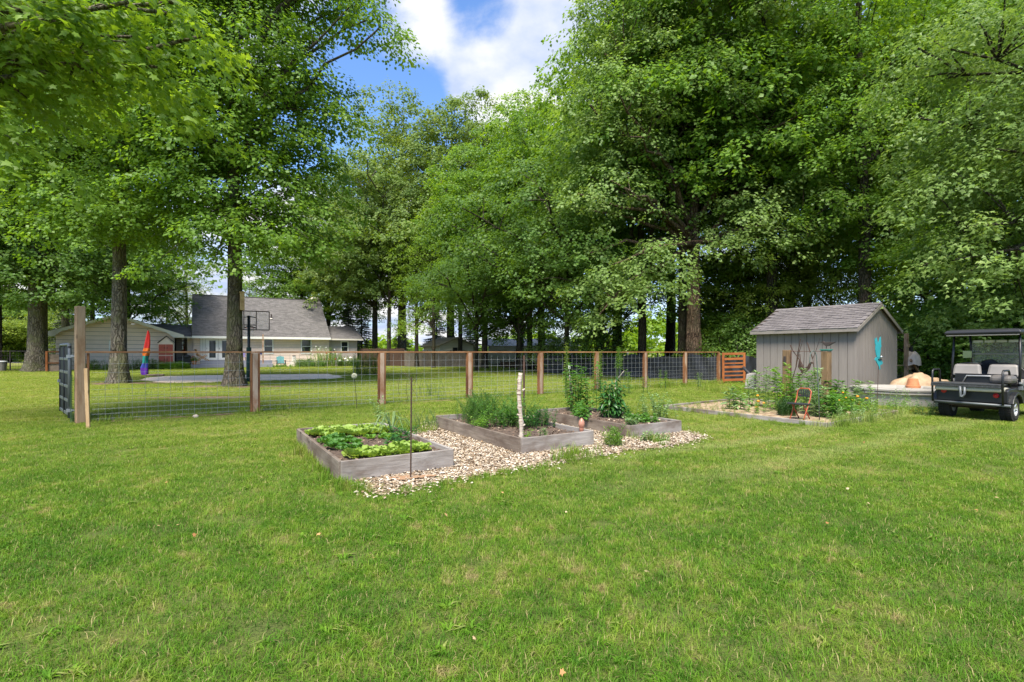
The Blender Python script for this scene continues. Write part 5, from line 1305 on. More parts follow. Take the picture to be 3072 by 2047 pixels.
# posts, roof, windscreen, cowl
for x in (.04, CW - .06):
    MB().tube([(x, .80, .62), (x, .86, 1.2), (x + (.02 if x < .5 else -.02), .90, 1.74)], .022, 8).obj('rear_post', M['cart_blk'], cart, smooth=True)
    MB().tube([(x, 2.02, .9), (x + .01, 1.90, 1.3), (x + (.02 if x < .5 else -.02), 1.78, 1.74)], .024, 8).obj('front_post', M['cart_blk'], cart, smooth=True)
rf_ = [(-.02, .60), (CW, .60), (CW + .02, 1.95), (-.04, 1.95)]
mb = MB(); lo = [(-.02, .62), (CW - .0, .62), (CW, 1.98), (-.02, 1.98)]
def ring(ins, z): return [(x + (ins if x < .5 else -ins), y + (ins if y < 1 else -ins), z) for x, y in lo]
rings_ = [ring(.03, 1.715), ring(0, 1.72), ring(-.012, 1.76), ring(.02, 1.805), ring(.10, 1.825), ring(.3, 1.835)]
b = 0
for r_ in rings_: mb.v += r_
for i in range(len(rings_) - 1):
    for k in range(4): mb.f.append((i * 4 + k, i * 4 + (k + 1) % 4, (i + 1) * 4 + (k + 1) % 4, (i + 1) * 4 + k))
mb.f.append((3, 2, 1, 0)); m_ = (len(rings_) - 1) * 4; mb.f.append((m_, m_ + 1, m_ + 2, m_ + 3))
mb.obj('roof', M['cart_roof'], cart, bev=.012)
MB().tube([(.0, .64, 1.70), (CW - .02, .64, 1.70)], .010, 6).obj('roof_trim', M['tub_top'], cart)
MB().box(.08, CW - .10, 1.84, 1.85, 1.02, 1.62).obj('windscreen', M['windscreen'], cart)
for k in range(5): x = .09 + k * .2; MB().box(x, x + .17, 1.836, 1.842, 1.565, 1.615).obj('reflector_tape', M['white'], cart)
MB().box(.08, CW - .10, 1.83, 1.86, 1.30, 1.325).obj('windscreen_bar', M['tub_top'], cart)
MB().prism([(1.75, .38), (1.70, .80), (1.80, .98), (2.05, .98), (2.45, .78), (2.55, .38)], .06, CW - .06, 'x').obj('front_cowl', M['cart_blk'], cart, bev=.03)
MB().box(.06, CW - .06, .9, 1.8, .34, .40).obj('floor', M['cart_blk'], cart)
w = MB().lathe([(.15, -.012), (.165, 0), (.15, .012), (.135, 0)], 24); w.obj('steering_wheel', M['cart_blk'], cart, (.42, 1.62, 1.06), (math.radians(55), 0, 0), smooth=True)
MB().tube([(.42, 1.62, 1.06), (.42, 1.82, .85)], .018, 6).obj('steering_column', M['cart_blk'], cart)
mb = MB().box(-.06, .10, 1.74, 1.76, 1.22, 1.38); mb.obj('side_mirror', pm('mirror', (.5, .55, .25), (.4, .45, .2), 8, .2), cart, bev=.02)
MB().tube([(CW + .02, .75, .36), (CW + .06, 1.1, .34), (CW + .05, 1.7, .34)], .024, 8).obj('side_step', M['gate_g'], cart, smooth=True)
mb = MB().box(CW - .04, CW + .03, .62, 1.15, .60, .68).tube([(CW, .6, .75), (CW + .03, .75, .62), (CW + .02, 1.0, .60)], .03, 8); mb.obj('side_panel', M['gate_g'], cart, bev=.01)

# ------------------------------------------------------------------ by the house
# basketball hoop
hx0, hy0 = PX(746.5, 23.4), 23.4
bb = empty('basketball_hoop', (hx0, hy0, 0), math.radians(26), 'black basketball hoop with a clear framed backboard beside the big trunk', 'basketball hoop')
MB().tube([(0, 0, 0), (0, 0, 3.02)], .062, 12).obj('pole', M['cart_blk'], bb, smooth=True)
MB().tube([(0, 0, .0), (0, 0, 1.52)], .105, 12).sphere((0, 0, 1.52), .105, 12, 6, sz=.7).obj('pole_pad', pm('padgreen', (.012, .04, .036), (.018, .055, .05), 4, .7), bb, smooth=True)
mb = MB(); yb = .62
for (a_, b_) in (((-.85, 2.40), (.85, 2.40)), ((-.85, 3.27), (.85, 3.27)), ((-.85, 2.4), (-.85, 3.27)), ((.85, 2.4), (.85, 3.27)), ((.30, 2.4), (.30, 3.27)), ((-.22, 2.4), (-.22, 3.27)), ((-.22, 2.62), (.30, 2.62))):
    mb.tube([(a_[0], yb, a_[1]), (b_[0], yb, b_[1])], .022, 6)
mb.obj('backboard_frame', M['dark'], bb)
t = NT('acrylic'); p = t.bsdf((.8, .85, .85), .05, 0); p.inputs['Alpha'].default_value = .06; M['acrylic'] = t.m
MB().box(-.83, .83, yb + .01, yb + .02, 2.42, 3.25).obj('backboard', M['acrylic'], bb)
mb = MB()
for x in (-.2, .28): mb.tube([(0, 0, 2.98), (x, yb, 2.98)], .022, 6).tube([(0, 0, 2.55), (x, yb, 2.50)], .022, 6)
mb.obj('bracket', M['cart_blk'], bb)
MB().tube([(.23 * math.cos(a), yb + .32 + .23 * math.sin(a), 2.50) for a in np.linspace(0, 2 * PI, 20)], .012, 6).obj('rim', M['red_paint'], bb)
mb = MB()
for k in range(10):
    a = k * .628; mb.tube([(.22 * math.cos(a), yb + .32 + .22 * math.sin(a), 2.5), (.13 * math.cos(a + .4), yb + .32 + .13 * math.sin(a + .4), 2.1)], .004, 4)
mb.obj('net', M['white'], bb)
MB().box(-.14, .14, -.14, .14, 1.35, 1.52)
# bat box on the big trunk
bx_ = empty('bat_box', (T2[0] + .34, T2[1] - .10, PZ(930, 20.1)), .5, 'tan wooden nest box fixed high on the right side of the big trunk', 'nest box')
MB().box(-.07, .09, -.09, .09, 0, .68).obj('body', M['newwood'], bx_, bev=.006); MB().box(-.09, .11, -.11, .11, .68, .72).obj('lid', M['newwood'], bx_); MB().box(.085, .0935, -.03, .03, .12, .20).obj('hole', M['black'], bx_)
# rainbow windsock
wx_, wy_ = PX(437, 29.2), 29.2
ws = empty('windsock', (wx_, wy_, 0), 0, 'rainbow coloured twisted fabric windsock hanging on a thin pole', 'windsock')
MB().tube([(.16, 0, 0), (.15, 0, 2.55), (.12, 0, 2.66), (.06, 0, 2.62)], .012, 6).obj('pole', M['black'], ws)
prof = [(992, 444, 4), (1005, 444, 11), (1016, 443.5, 15), (1030, 443, 18), (1045, 441.5, 20), (1058, 439, 23), (1068, 438, 20), (1078, 436, 18), (1090, 435, 20), (1104, 433, 25), (1118, 434, 23), (1125, 435, 19)]
cols = {'red': (.60, .018, .012), 'orange': (.80, .17, .01), 'teal': (.01, .30, .24), 'blue': (.05, .07, .42), 'purple': (.16, .03, .42)}
seg = [('red', 0, 4), ('orange', 4, 6), ('teal', 6, 8), ('blue', 8, 9), ('purple', 9, 11)]
for nm, i0, i1 in seg:
    M['sock_' + nm] = pm('sock_' + nm, cols[nm], tuple(c * .7 for c in cols[nm]), 5, .55)
    mb = MB(); pts_ = []; n_ = 16; rows_ = []
    for ii in np.linspace(i0, i1, (i1 - i0) * 3 + 1):
        a = int(min(math.floor(ii), i1 - 1)); f_ = ii - a; v, u, w = [prof[a][k] * (1 - f_) + prof[a + 1][k] * f_ for k in range(3)]
        rows_.append([(PX(u, wy_) - wx_ + .8 * w / 2 / F * wy_ * math.cos(q) * (1 + .22 * math.sin(3 * q + ii * .8)), w / 2 / F * wy_ * .7 * math.sin(q) * (1 + .3 * math.sin(4 * q + ii)), PZ(v, wy_)) for q in np.linspace(0, 2 * PI, n_, endpoint=False)])
    for r_ in rows_: mb.v += r_
    for i in range(len(rows_) - 1):
        for k in range(n_): mb.f.append((i * n_ + k, i * n_ + (k + 1) % n_, (i + 1) * n_ + (k + 1) % n_, (i + 1) * n_ + k))
    mb.obj('cloth_band', M['sock_' + nm], ws, smooth=True, label=nm + ' band')
ps = empty('paving_slab', (PX(465, 29.0), 29.0, 0), .5, 'flat brown slab lying on the lawn beside the rainbow windsock', 'slab')
MB().box(-.42, .42, -.3, .3, 0, .10).obj('block', M['oldwood'], ps, bev=.02)
# planter, grill, wooden armchair on and beside the deck
a_ = hl(600, -1.45)
pp = empty('flower_planter', (*hl(583, -1.65), .32), 0, 'terracotta planter of red flowers on the deck step', 'planter')
MB().lathe([(.13, 0), (.2, .28), (.215, .30), (.17, .30)], 18).obj('pot', M['terracotta'], pp)
gr = empty('grill', (*hl(560, -1.2), 0), ANG, 'black covered barbecue grill standing left of the deck', 'grill')
MB().box(-.34, .34, -.25, .25, .12, .95).obj('cabinet', M['black'], gr, bev=.03); MB().sphere((0, 0, .95), .33, 16, 8, sz=.65).obj('lid', M['black'], gr, smooth=True); MB().box(-.62, -.35, -.2, .2, .86, .90).obj('side_shelf', M['black'], gr)
def lounge(loc, rz):
    t = empty('deck_chair', loc, rz, 'orange wooden folding deck chair beside the red flower planter', 'chair')
    for y in (-.28, .28):
        plank('leg', t, (.45, y, .0), (-.40, y, .55), .05, .03, M['orange_wood']); plank('leg', t, (-.40, y * .9, .0), (.30, y * .9, .48), .05, .03, M['orange_wood']); plank('armrest', t, (-.3, y * 1.1, .58), (.35, y * 1.1, .60), .07, .025, M['orange_wood'], up=(0, 1, 0))
    for k in range(5): plank('slat', t, (.30 - k * .13, -.27, .36), (.30 - k * .13, .27, .36), .09, .018, M['orange_wood'], up=(1, 0, 0))
    for k in range(5): plank('back_slat', t, (-.34 - k * .045, -.27, .45 + k * .12), (-.34 - k * .045, .27, .45 + k * .12), .10, .018, M['orange_wood'], up=(-.3, 0, 1))
lounge((*hl(607, -.75), .62), ANG + 0.3)
# teal adirondack chair, seen from its front
def adirondack(loc, rz):
    t = empty('adirondack_chair', loc, rz, 'turquoise slatted garden armchair against the house wall', 'chair')
    for k in range(5): x = -.26 + k * .13; plank('back_slat', t, (x, .12, .30), (x, .36, 1.0 - .03 * abs(k - 2)), .12, .02, M['teal'], up=(1, 0, 0))
    for k in range(4): plank('seat_slat', t, (-.28, -.32 + k * .13, .36 - k * .02), (.28, -.32 + k * .13, .36 - k * .02), .12, .02, M['teal'], up=(0, 1, 0))
    for x in (-.36, .36):
        plank('armrest', t, (x, -.40, .58), (x, .25, .54), .13, .025, M['dark'], up=(1, 0, 0)); plank('leg', t, (x, -.36, 0), (x, -.36, .57), .09, .03, M['dark'], up=(1, 0, 0)); plank('leg', t, (x * .86, -.4, .34), (x * .86, .4, .06), .10, .03, M['teal'])
adirondack((*hl(842, -.35), 0), ANG)
# white wire plant stand
wp = empty('wire_plant_stand', (*hl(882, -.5), 0), 0, 'white flared wire basket stand beside the turquoise garden chair', 'plant stand')
mb = MB()
for k in range(20):
    a = 2 * PI * k / 20; mb.tube([(.14 * math.cos(a), .14 * math.sin(a), .95), (.17 * math.cos(a), .17 * math.sin(a), .6), (.36 * math.cos(a), .36 * math.sin(a), .25), (.52 * math.cos(a), .52 * math.sin(a), .0)], .009, 4)
for r_, z in ((.14, .95), (.17, .6), (.36, .25), (.52, .02)): mb.tube([(r_ * math.cos(a), r_ * math.sin(a), z) for a in np.linspace(0, 2 * PI, 21)], .010, 4)
mb.obj('wires', M['white'], wp); MB().lathe([(.10, .9), (.15, 1.02), (.13, 1.03)], 14).obj('bowl', M['dark'], wp)
# slim pole at the deck end, lilac bicycle-like ornament, blue box
pl = empty('wooden_pole', (*hl(789, -1.0), 0), ANG, 'slim pale wooden pole standing at the right end of the deck', 'pole')
MB().box(-.055, .055, -.05, .05, 0, 2.95).obj('shaft', M['cedar_pale'], pl)
lb = empty('lilac_cushion_chair', (*hl(727, -.4), .62), ANG, 'small metal chair with a lilac cushion on the deck', 'chair')
MB().box(-.25, .25, -.2, .2, .30, .38).obj('seat', M['lilac'], lb, bev=.03); MB().box(-.25, .25, .18, .24, .42, .78).obj('cushion', M['lilac'], lb, bev=.03)
mb = MB()
for x in (-.26, .26): mb.tube([(x, -.22, 0), (x, -.2, .3), (x, .2, .3), (x, .26, .85)], .014, 5).tube([(x, .22, 0), (x, .2, .3)], .014, 5)
mb.tube([(-.26, .26, .85), (.26, .26, .85)], .014, 5); mb.obj('frame', M['black'], lb)
bxx = empty('blue_lantern', (*hl(783, -.4), .62), ANG, 'small dark blue lantern on a stand at the right end of the deck', 'lantern')
MB().tube([(0, 0, 0), (0, 0, .5)], .015, 6).obj('stand', M['black'], bxx); MB().box(-.1, .1, -.1, .1, .5, .72).obj('lamp_body', paint('navy', (.04, .06, .16)), bxx)
# string of glass chimes under the breezeway eave
wc = empty('wind_chime', (*hl(548, .3), 1.55), 0, 'string of pale glass balls hanging under the breezeway eave', 'wind chime')
mb = MB().tube([(0, 0, 0), (0, 0, 1.1)], .006, 4)
for z in (.08, .25, .5, .62, .9): mb.sphere((0, 0, z), .06, 10, 6)
mb.obj('balls', M['white'], wc)
# left: timber frame and grey bin at the far fence
lf = empty('timber_gate', (PX(140, 35.5), 35.5, 0), math.radians(25), 'red-brown timber frame and panel right of the far left trunk', 'gate')
for x in (0, .78): plank('post', lf, (x, 0, 0), (x, 0, 1.42), .12, .10, M['cedar_red'], up=(1, 0, 0))
for z in (.6, 1.38): plank('rail', lf, (.05, .0, z), (.73, .0, z), .10, .05, M['cedar_dark'])
MB().box(.08, .70, .06, .5, 0, 1.2).obj('panel', M['oldwood'], lf)
ff = empty('far_wire_fence', (PX(-60, 37), 37, 0), 0, 'thin dark wire fence crossing the lawn at the far left', 'fence')
L = PX(132, 36) - PX(-60, 37); mb = MB()
mb.tube([(0, 0, 1.42), (L, -1.2, 1.42)], .03, 5).obj('rail', M['dark'], ff); mb = MB()
for k in range(1, 22): x = L * k / 22; mb.tube([(x, -1.2 * k / 22, 0), (x, -1.2 * k / 22, 1.4)], .006, 3, False)
for z in (.1, .35, .6, .85, 1.1): mb.tube([(0, 0, z), (L, -1.2, z)], .006, 3, False)
mb.obj('wire_panel', M['dark'], ff)
for k in (0, .5): MB().tube([(L * k, -1.2 * k, 0), (L * k, -1.2 * k, 1.44)], .04, 6).obj('post', M['dark'], ff)
gbn = empty('waste_bin', (PX(6, 36.2), 36.2, 0), 0, 'pale grey round bin at the left edge beside a thin trunk', 'bin')
MB().lathe([(.22, 0), (.27, .62), (.29, .63), (.29, .66)], 16).obj('body', M['trim'], gbn); MB().lathe([(.30, .66), (.3, .70), (.1, .74)], 16).obj('lid', M['white'], gbn)
rkk = [(955, 1231), (441, 1252)]
st1 = empty('white_stone', (*G(587, 1254), 0), 0, 'white fist-sized stone in the bare strip under the wire fence', 'stone')
MB().sphere((0, 0, .03), .06, 10, 7, sy=.7, sz=.7).obj('stone', M['birch'], st1, smooth=True)
st2 = empty('flat_rock', (*G(1990, 1334), 0), .4, 'pale flat rock at the right end of the wood chips', 'rock')
MB().hull8([(-.1, -.06, 0), (.09, -.07, 0), (.11, .05, 0), (-.08, .07, 0), (-.07, -.04, .045), (.06, -.05, .055), (.08, .03, .05), (-.05, .05, .04)]).obj('rock', M['birch'], st2, bev=.012)
# ------------------------------------------------------------------ plants
def plant(name, label, cat, base, stems, leafmat, leaf=LANCE, ll=.10, lw=.035, per=14, seed=0, z0=0.0, lean=.25, start=.15, up=.5, droop=.25, stem_r=.005, whorl=False, group=None, flowers=None, top_cluster=0, jitter=.25, stemmat='stem'):
    """stems: list of (dx, dy, height)"""
    g = np.random.default_rng(seed + 1000); t = empty(name, (base[0], base[1], z0), 0, label, cat, group)
    mb = MB(); P = []; D = []; N = []; S = []
    FP_ = []
    for (dx, dy, h) in stems:
        la = g.random() * 2 * PI; ln = lean * h * g.uniform(.3, 1)
        pts_ = []
        for i in range(6):
            q = i / 5; pts_.append((dx + math.cos(la) * ln * q * q, dy + math.sin(la) * ln * q * q, h * q * (1 - .12 * q * lean)))
        mb.tube(pts_, [stem_r * (1 - .7 * i / 5) for i in range(6)], 4, False)
        if len(stems) <= 8: mb.obj('stem', M[stemmat], t); mb = MB()
        m = per + (top_cluster if top_cluster else 0); ts = np.concatenate([np.linspace(start, 1, per), np.full(m - per, .985)])
        A = np.array(pts_)
        for j, q in enumerate(ts):
            f_ = q * 5; i = min(int(f_), 4); p = A[i] * (1 - (f_ - i)) + A[i + 1] * (f_ - i)
            a = j * 2.4 + g.normal(0, jitter) if not whorl else (j % 2) * PI + (j // 2) * PI / 2 + g.normal(0, jitter)
            s = g.uniform(.75, 1.2) * (1 - .45 * abs(q - .45) * 1.3)
            P.append(p); D.append((math.cos(a), math.sin(a), up * (.2 + q) + g.normal(0, .15))); N.append((-math.cos(a) * .5 + g.normal(0, .2), -math.sin(a) * .5 + g.normal(0, .2), 1)); S.append(s)
        FP_.append(A[-1])
    if mb.v: mb.obj('stems', M[stemmat], t)['kind'] = 'stuff'
    P = np.array(P); D = unit(np.array(D)); D[:, 2] -= droop * g.random(len(D)); S = np.array(S)
    V, Fc = scat(leaf[0], leaf[1], P, D, np.array(N), ll * S, lw * S)
    link('foliage', np_mesh('foliage', V, Fc), M[leafmat], t)['kind'] = 'stuff'
    if flowers:
        mb = MB(); n_, r_, mat = flowers
        for k in range(n_):
            p = FP_[k % len(FP_)]; mb.sphere((p[0] + g.normal(0, r_), p[1] + g.normal(0, r_), p[2] + g.uniform(-.5, .8) * r_), r_, 8, 5, sz=.7)
        mb.obj('flowers', M[mat], t)
    return t
def ring_stems(n, r, h0, h1, seed, ex=1.0):
    g = RNG(seed); return [(g.uniform(-1, 1) * r * ex, g.uniform(-1, 1) * r, g.uniform(h0, h1)) for _ in range(n)]
M['f_orange'] = pm('f_orange', (.75, .30, .02), (.6, .2, .02), 10, .6); M['f_white'] = pm('f_white', (.8, .8, .74), (.7, .7, .62), 10, .6); M['f_pink'] = pm('f_pink', (.5, .17, .16), (.4, .1, .1), 10, .6); M['f_red'] = pm('f_red', (.5, .03, .03), (.35, .02, .03), 10, .6)
# lettuce: frilled heads
def lettuce(label, c, n, rx, ry, seed, mat='leaf_lettuce', size=.085, z=.175, rows=False):
    g = np.random.default_rng(seed); t = empty('lettuce', (*L2W(B1, *c), z), ANG, label, 'lettuce', 'lettuce patches in the nearest raised bed')
    P = []; D = []; N = []; S = []
    for i in range(n):
        a = g.random() * 6.28; r = math.sqrt(g.random()); px, py = rx * r * math.cos(a), ry * r * math.sin(a); k = g.integers(9, 15); s = g.uniform(.7, 1.2)
        for j in range(k):
            b = j * 2.4 + g.normal(0, .3); e = .25 + 1.3 * j / k
            P.append((px + math.cos(b) * .012, py + math.sin(b) * .012, g.uniform(0, .015))); D.append((math.cos(b), math.sin(b), e + g.normal(0, .15))); N.append((-math.cos(b) * e, -math.sin(b) * e, 1)); S.append(s * g.uniform(.8, 1.15))
    FR = ([(0, 0, 0), (.45, -.22, .02), (.75, -.50, .12), (.95, -.34, -.08), (1.05, -.12, .10), (1.02, .12, -.06), (.95, .36, .10), (.72, .50, -.04), (.45, .22, .04), (.6, 0, -.05)],
          [(0, 1, 9), (1, 2, 9), (2, 3, 9), (3, 4, 9), (4, 5, 9), (5, 6, 9), (6, 7, 9), (7, 8, 9), (8, 0, 9)])
    S = np.array(S); V, Fc = scat(FR[0], FR[1], np.array(P), np.array(D), np.array(N), size * S)
    link('leaves', np_mesh('leaves', V, Fc), M[mat], t)['kind'] = 'stuff'
lettuce('bright yellow-green lettuce filling the near end of the first raised bed', (.02, -.98), 46, .46, .20, 1, size=.095)
lettuce('mid-green lettuce block along the left board of the first bed', (-.36, -.10), 34, .20, .48, 2, 'leaf_veg', .075)
lettuce('pale lettuce in the back left corner of the first bed', (-.30, .86), 34, .26, .30, 3, size=.085)
lettuce('pale lettuce in the back right half of the first bed', (.18, .72), 54, .34, .34, 4, size=.09)
lettuce('loose green salad leaves in the middle of the first bed', (.20, .1), 12, .30, .25, 5, 'leaf_strap', .06)
plant('tomato_seedling', 'dark young vegetable plants at the right board of the first bed', 'vegetable plant', L2W(B1, .38, -.22), [(RNG(i).uniform(-.12, .14), RNG(i + 50).uniform(-.5, .5), RNG(i + 90).uniform(.08, .2)) for i in range(16)], 'leaf_darkveg', ll=.075, lw=.04, per=12, seed=3, z0=.17, lean=.5)
g = np.random.default_rng(30)
on = empty('onion_plant', (*L2W(B1, .5, .45), .17), ANG, 'long drooping onion leaves hanging over the right board of the first bed', 'onion')
mb = MB()
for k in range(16):
    a = g.random() * 6.28; r = g.uniform(.18, .38); hgt = g.uniform(.15, .32)
    mb.tube([(0, 0, 0), (math.cos(a) * r * .4, math.sin(a) * r * .4, hgt), (math.cos(a) * r * .8, math.sin(a) * r * .8, hgt * .95), (math.cos(a) * r * 1.3, math.sin(a) * r * 1.3, hgt * .3)], [.007, .007, .005, .002], 5)
mb.obj('leaves', M['leaf_pale'], on)
# middle bed
def bush(label, c, n, rx, ry, h0, h1, mat, seed, ll=.06, lw=.018, per=22, z0=.16, leaf=LANCE, bed=B2, cat='herb', name='herb_bush', lean=.6, up=.6, **k):
    rg = RNG(seed); st = [(rg.gauss(0, .5) * rx, rg.gauss(0, .5) * ry, rg.uniform(h0, h1)) for _ in range(n)]
    return plant(name, label, cat, L2W(bed, *c) if bed else c, st, mat, leaf, ll, lw, per, seed, z0, lean, up=up, **k)
bush('dense dark green herb bush behind the birch log', (.12, .05), 60, .42, .40, .22, .50, 'leaf_veg', 1, .065, .026, 26)
bush('dark mint mass at the right of the birch log', (.38, -.25), 46, .26, .36, .16, .36, 'leaf_darkveg', 2, .06, .024, 22)
bush('feathery bright asparagus stems at the left of the middle bed', (-.22, .55), 44, .26, .35, .25, .55, 'leaf_veg', 3, .05, .006, 60, up=1.2, name='asparagus', cat='asparagus')
bush('low sage green leaves near the left board of the middle bed', (-.42, .1), 22, .12, .45, .10, .28, 'leaf_strap', 4, .06, .022, 16)
bush('tall grassy stems at the back of the middle bed', (.1, 1.05), 40, .45, .28, .25, .60, 'leaf_veg', 5, .07, .010, 34, up=1.1)
bush('small pale seedling beside the foot of the birch log', (-.05, -1.15), 5, .08, .06, .08, .16, 'leaf_pale', 6, .05, .022, 10, z0=.15)
bush('strap-leaved seedling touching the birch log', (-.42, -1.25), 3, .03, .03, .10, .18, 'leaf_strap', 7, .10, .02, 5, z0=.15)
# right bed
bush('tall bright green bean plants on canes at the left of the right bed', (.10, .80), 20, .26, .34, .65, 1.02, 'leaf_veg', 11, .11, .065, 26, bed=B3, cat='bean plant', name='bean_plant', lean=.12, up=.15, top_cluster=3, stem_r=.007)
bush('glossy dark pepper plant drooping over the front board', (-.02, -.28), 12, .16, .22, .45, .78, 'leaf_darkveg', 12, .15, .065, 24, bed=B3, cat='pepper plant', name='pepper_plant', lean=.2, up=-.1, droop=.9, stem_r=.009)
bush('leafy potato foliage along the left board of the right bed', (-.40, .2), 30, .12, .60, .12, .30, 'leaf_veg', 13, .09, .055, 14, bed=B3, lean=.6, droop=.6)
bush('low strawberry plants in the near right half of the right bed', (.12, -.85), 46, .30, .28, .06, .16, 'leaf_veg', 14, .07, .055, 8, bed=B3, cat='strawberry plant', name='strawberry_plant', lean=.8, z0=.16)
bush('pale strawberry runners hanging at the front corner of the right bed', (-.38, -1.1), 14, .12, .15, .06, .16, 'leaf_pale', 15, .06, .05, 8, bed=B3, cat='strawberry plant', name='strawberry_plant', lean=.9, z0=.16)
bush('dark leafy edge plants along the far board of the right bed', (.42, -.1), 22, .08, .8, .08, .20, 'leaf_darkveg', 16, .07, .045, 10, bed=B3, z0=.15)
for k, (u, v) in enumerate(((1722, 1075), (1768, 1082))):
    pass
bush('small weeds growing in the chips before the right bed', G(1960, 1328), 16, .22, .10, .06, .18, 'leaf_pale', 17, .055, .035, 9, bed=None, z0=0, name='weed', cat='weeds')
bush('taller weeds at the corner of the right bed', G(1840, 1340), 22, .18, .14, .12, .34, 'leaf_strap', 18, .09, .009, 16, bed=None, z0=0, up=1.2, name='weed', cat='weeds')
# other plants on the lawn
bush('pale silvery seedling tree behind the first raised bed', (PX(1143, 9.1), 9.1), 5, .16, .10, .42, .66, 'leaf_pale', 21, .085, .034, 20, bed=None, z0=0, name='pale_sapling', cat='sapling', lean=.5, up=.3)
bush('airy asparagus cloud between the first and middle bed', (PX(1275, 9.2), 9.0), 26, .35, .3, .15, .40, 'leaf_pale', 22, .035, .004, 50, bed=None, z0=0, up=1.0, name='asparagus', cat='asparagus')
bush('wispy pale weeds behind the right end of the right bed', (PX(1985, 10.3), 10.3), 20, .22, .3, .25, .62, 'leaf_pale', 23, .08, .035, 18, bed=None, z0=0, name='weed', cat='weeds', lean=.5)
bush('wispy weed further left behind the right bed', (PX(1930, 10.9), 10.9), 9, .14, .2, .2, .5, 'leaf_pale', 24, .08, .03, 16, bed=None, z0=0, name='weed', cat='weeds', lean=.5)
bush('thin green saplings behind the fence near the rusty rod', (PX(1300, 15.6), 15.6), 26, .55, .2, .2, .75, 'leaf_olive', 25, .045, .012, 26, bed=None, z0=0, name='weed', cat='weeds', up=.9)
# slender saplings along the fence
def sapling(u, Y, h, w, seed, label, mat='leaf_strap', z1=.3, n=3):
    bush(label, (PX(u, Y), Y), n, w, w * .6, h * .8, h, mat, seed, .10, .034, int(h * 34), bed=None, z0=0, name='sapling', cat='sapling', lean=.06, up=.3, start=z1, stem_r=.010, group='saplings along the wire fence')
sapling(1697, 15.4, 1.85, .14, 31, 'tallest slender sapling, just left of the birch stick with the pale cap', 'leaf_olive', .15, 4)
sapling(1796, 17.2, 1.50, .13, 32, 'slender climbing sapling covering the fifth fence post', 'leaf_olive', .15, 4)
sapling(1857, 17.0, 1.55, .16, 33, 'young tree with a bushy top above a bare stem', 'leaf_strap', .55, 4)
sapling(1881, 16.6, .80, .10, 34, 'short bushy sapling beside the curved birch stick', 'leaf_strap', .1)
sapling(1938, 17.0, .55, .12, 35, 'low leafy sapling at the foot of the sixth fence post', 'leaf_strap', .05)
sapling(1990, 18.6, .72, .10, 36, 'small sapling midway between the sixth and seventh posts', 'leaf_strap', .2)
sapling(2096, 19.6, .62, .10, 37, 'small leafy sapling near the last fence bay', 'leaf_pale', .1)
# flower bed: milkweed stands
mw = [(2275, 12.3, 1.0, 'broad milkweed clump at the far left of the flower bed', .22), (2335, 11.7, 1.05, 'tall milkweed clump left of the left gate post', .20), (2395, 11.4, .9, 'milkweed clump behind the small orange chair', .20),
      (2432, 10.9, 1.02, 'tallest milkweed clump inside the metal gate', .13), (2372, 12.3, .8, 'milkweed behind the left gate post', .15), (2520, 11.3, .72, 'milkweed clump right of the right gate post', .20), (2572, 11.4, .70, 'milkweed clump between gate post and turquoise bird', .20),
      (2545, 10.6, .52, 'low milkweed with orange flowers at the right side of the bed', .22), (2508, 10.2, .50, 'leafy milkweed at the foot of the right gate post', .18), (2455, 10.5, .62, 'milkweed with narrow leaves behind the shepherd hook', .16)]
for k, (u, Y, h, lb_, r_) in enumerate(mw):
    plant('milkweed', lb_, 'milkweed', (PX(u, Y), Y), ring_stems(8, r_ * 1.05, h * .62, h, 60 + k, 1.3), ('leaf_pale', 'leaf_strap', 'leaf_veg')[k % 3], LANCE, .155, .050, 24, 60 + k, .03, .10, .08, .55, .35, .007, True, 'milkweed in the flower bed', (6, .022, 'f_orange') if k in (7,) else None, 5)
plant('mullein', 'pale broad-leaved mullein at the left side of the flower bed', 'mullein', (PX(2203, 11.75), 11.75), [(0, 0, .45), (.12, -.05, .36), (-.10, .03, .5)], 'leaf_pale', LANCE, .26, .09, 16, 81, .03, .1, .05, .6, .5, .012)
plant('mullein', 'second broad-leaved plant behind the mullein', 'mullein', (PX(2228, 12.6), 12.6), ring_stems(8, .25, .4, .7, 82), 'leaf_strap', LANCE, .17, .06, 14, 82, .03, .15, .05, .5, .4, .008)
plant('fern_bush', 'round dark green feathery bush left of the orange chair', 'bush', (PX(2360, 10.6), 10.6), ring_stems(70, .15, .15, .40, 83), 'leaf_darkveg', LANCE, .06, .006, 40, 83, .03, .4, .1, 1.3, .0, .003)
for k, (u, Y, c_, lb_) in enumerate(((2290, 11.2, 'f_orange', 'low weeds with an orange flower in front of the left milkweed'), (2372, 11.9, 'f_pink', 'pink flowered weed by the left gate post'), (2580, 10.5, 'f_orange', 'orange flowered weed left of the turquoise bird rod'), (2555, 9.95, 'f_orange', 'low weeds in the near right corner of the flower bed'), (2640, 11.6, 'f_white', 'thin grassy weeds at the foot of the turquoise bird rod'), (2700, 11.9, 'f_white', 'pale tall weeds in front of the grey tub'))):
    plant('weed', lb_, 'weeds', (PX(u, Y), Y), ring_stems(26, .32, .12, .40 if k != 5 else .55, 90 + k, 1.4), 'leaf_pale' if k % 2 else 'leaf_strap', LANCE, .075, .020, 14, 90 + k, .03, .4, .05, .8, .3, .003, False, None, (4, .03, c_) if k < 3 else None)
plant('weed', 'sparse low weeds on the bare soil at the left of the flower bed', 'weeds', (PX(2110, 11.6), 11.6), ring_stems(40, .45, .06, .20, 97, 1.4), 'leaf_olive', LANCE, .06, .012, 10, 97, .03, .6, .05, .8, .2, .003)
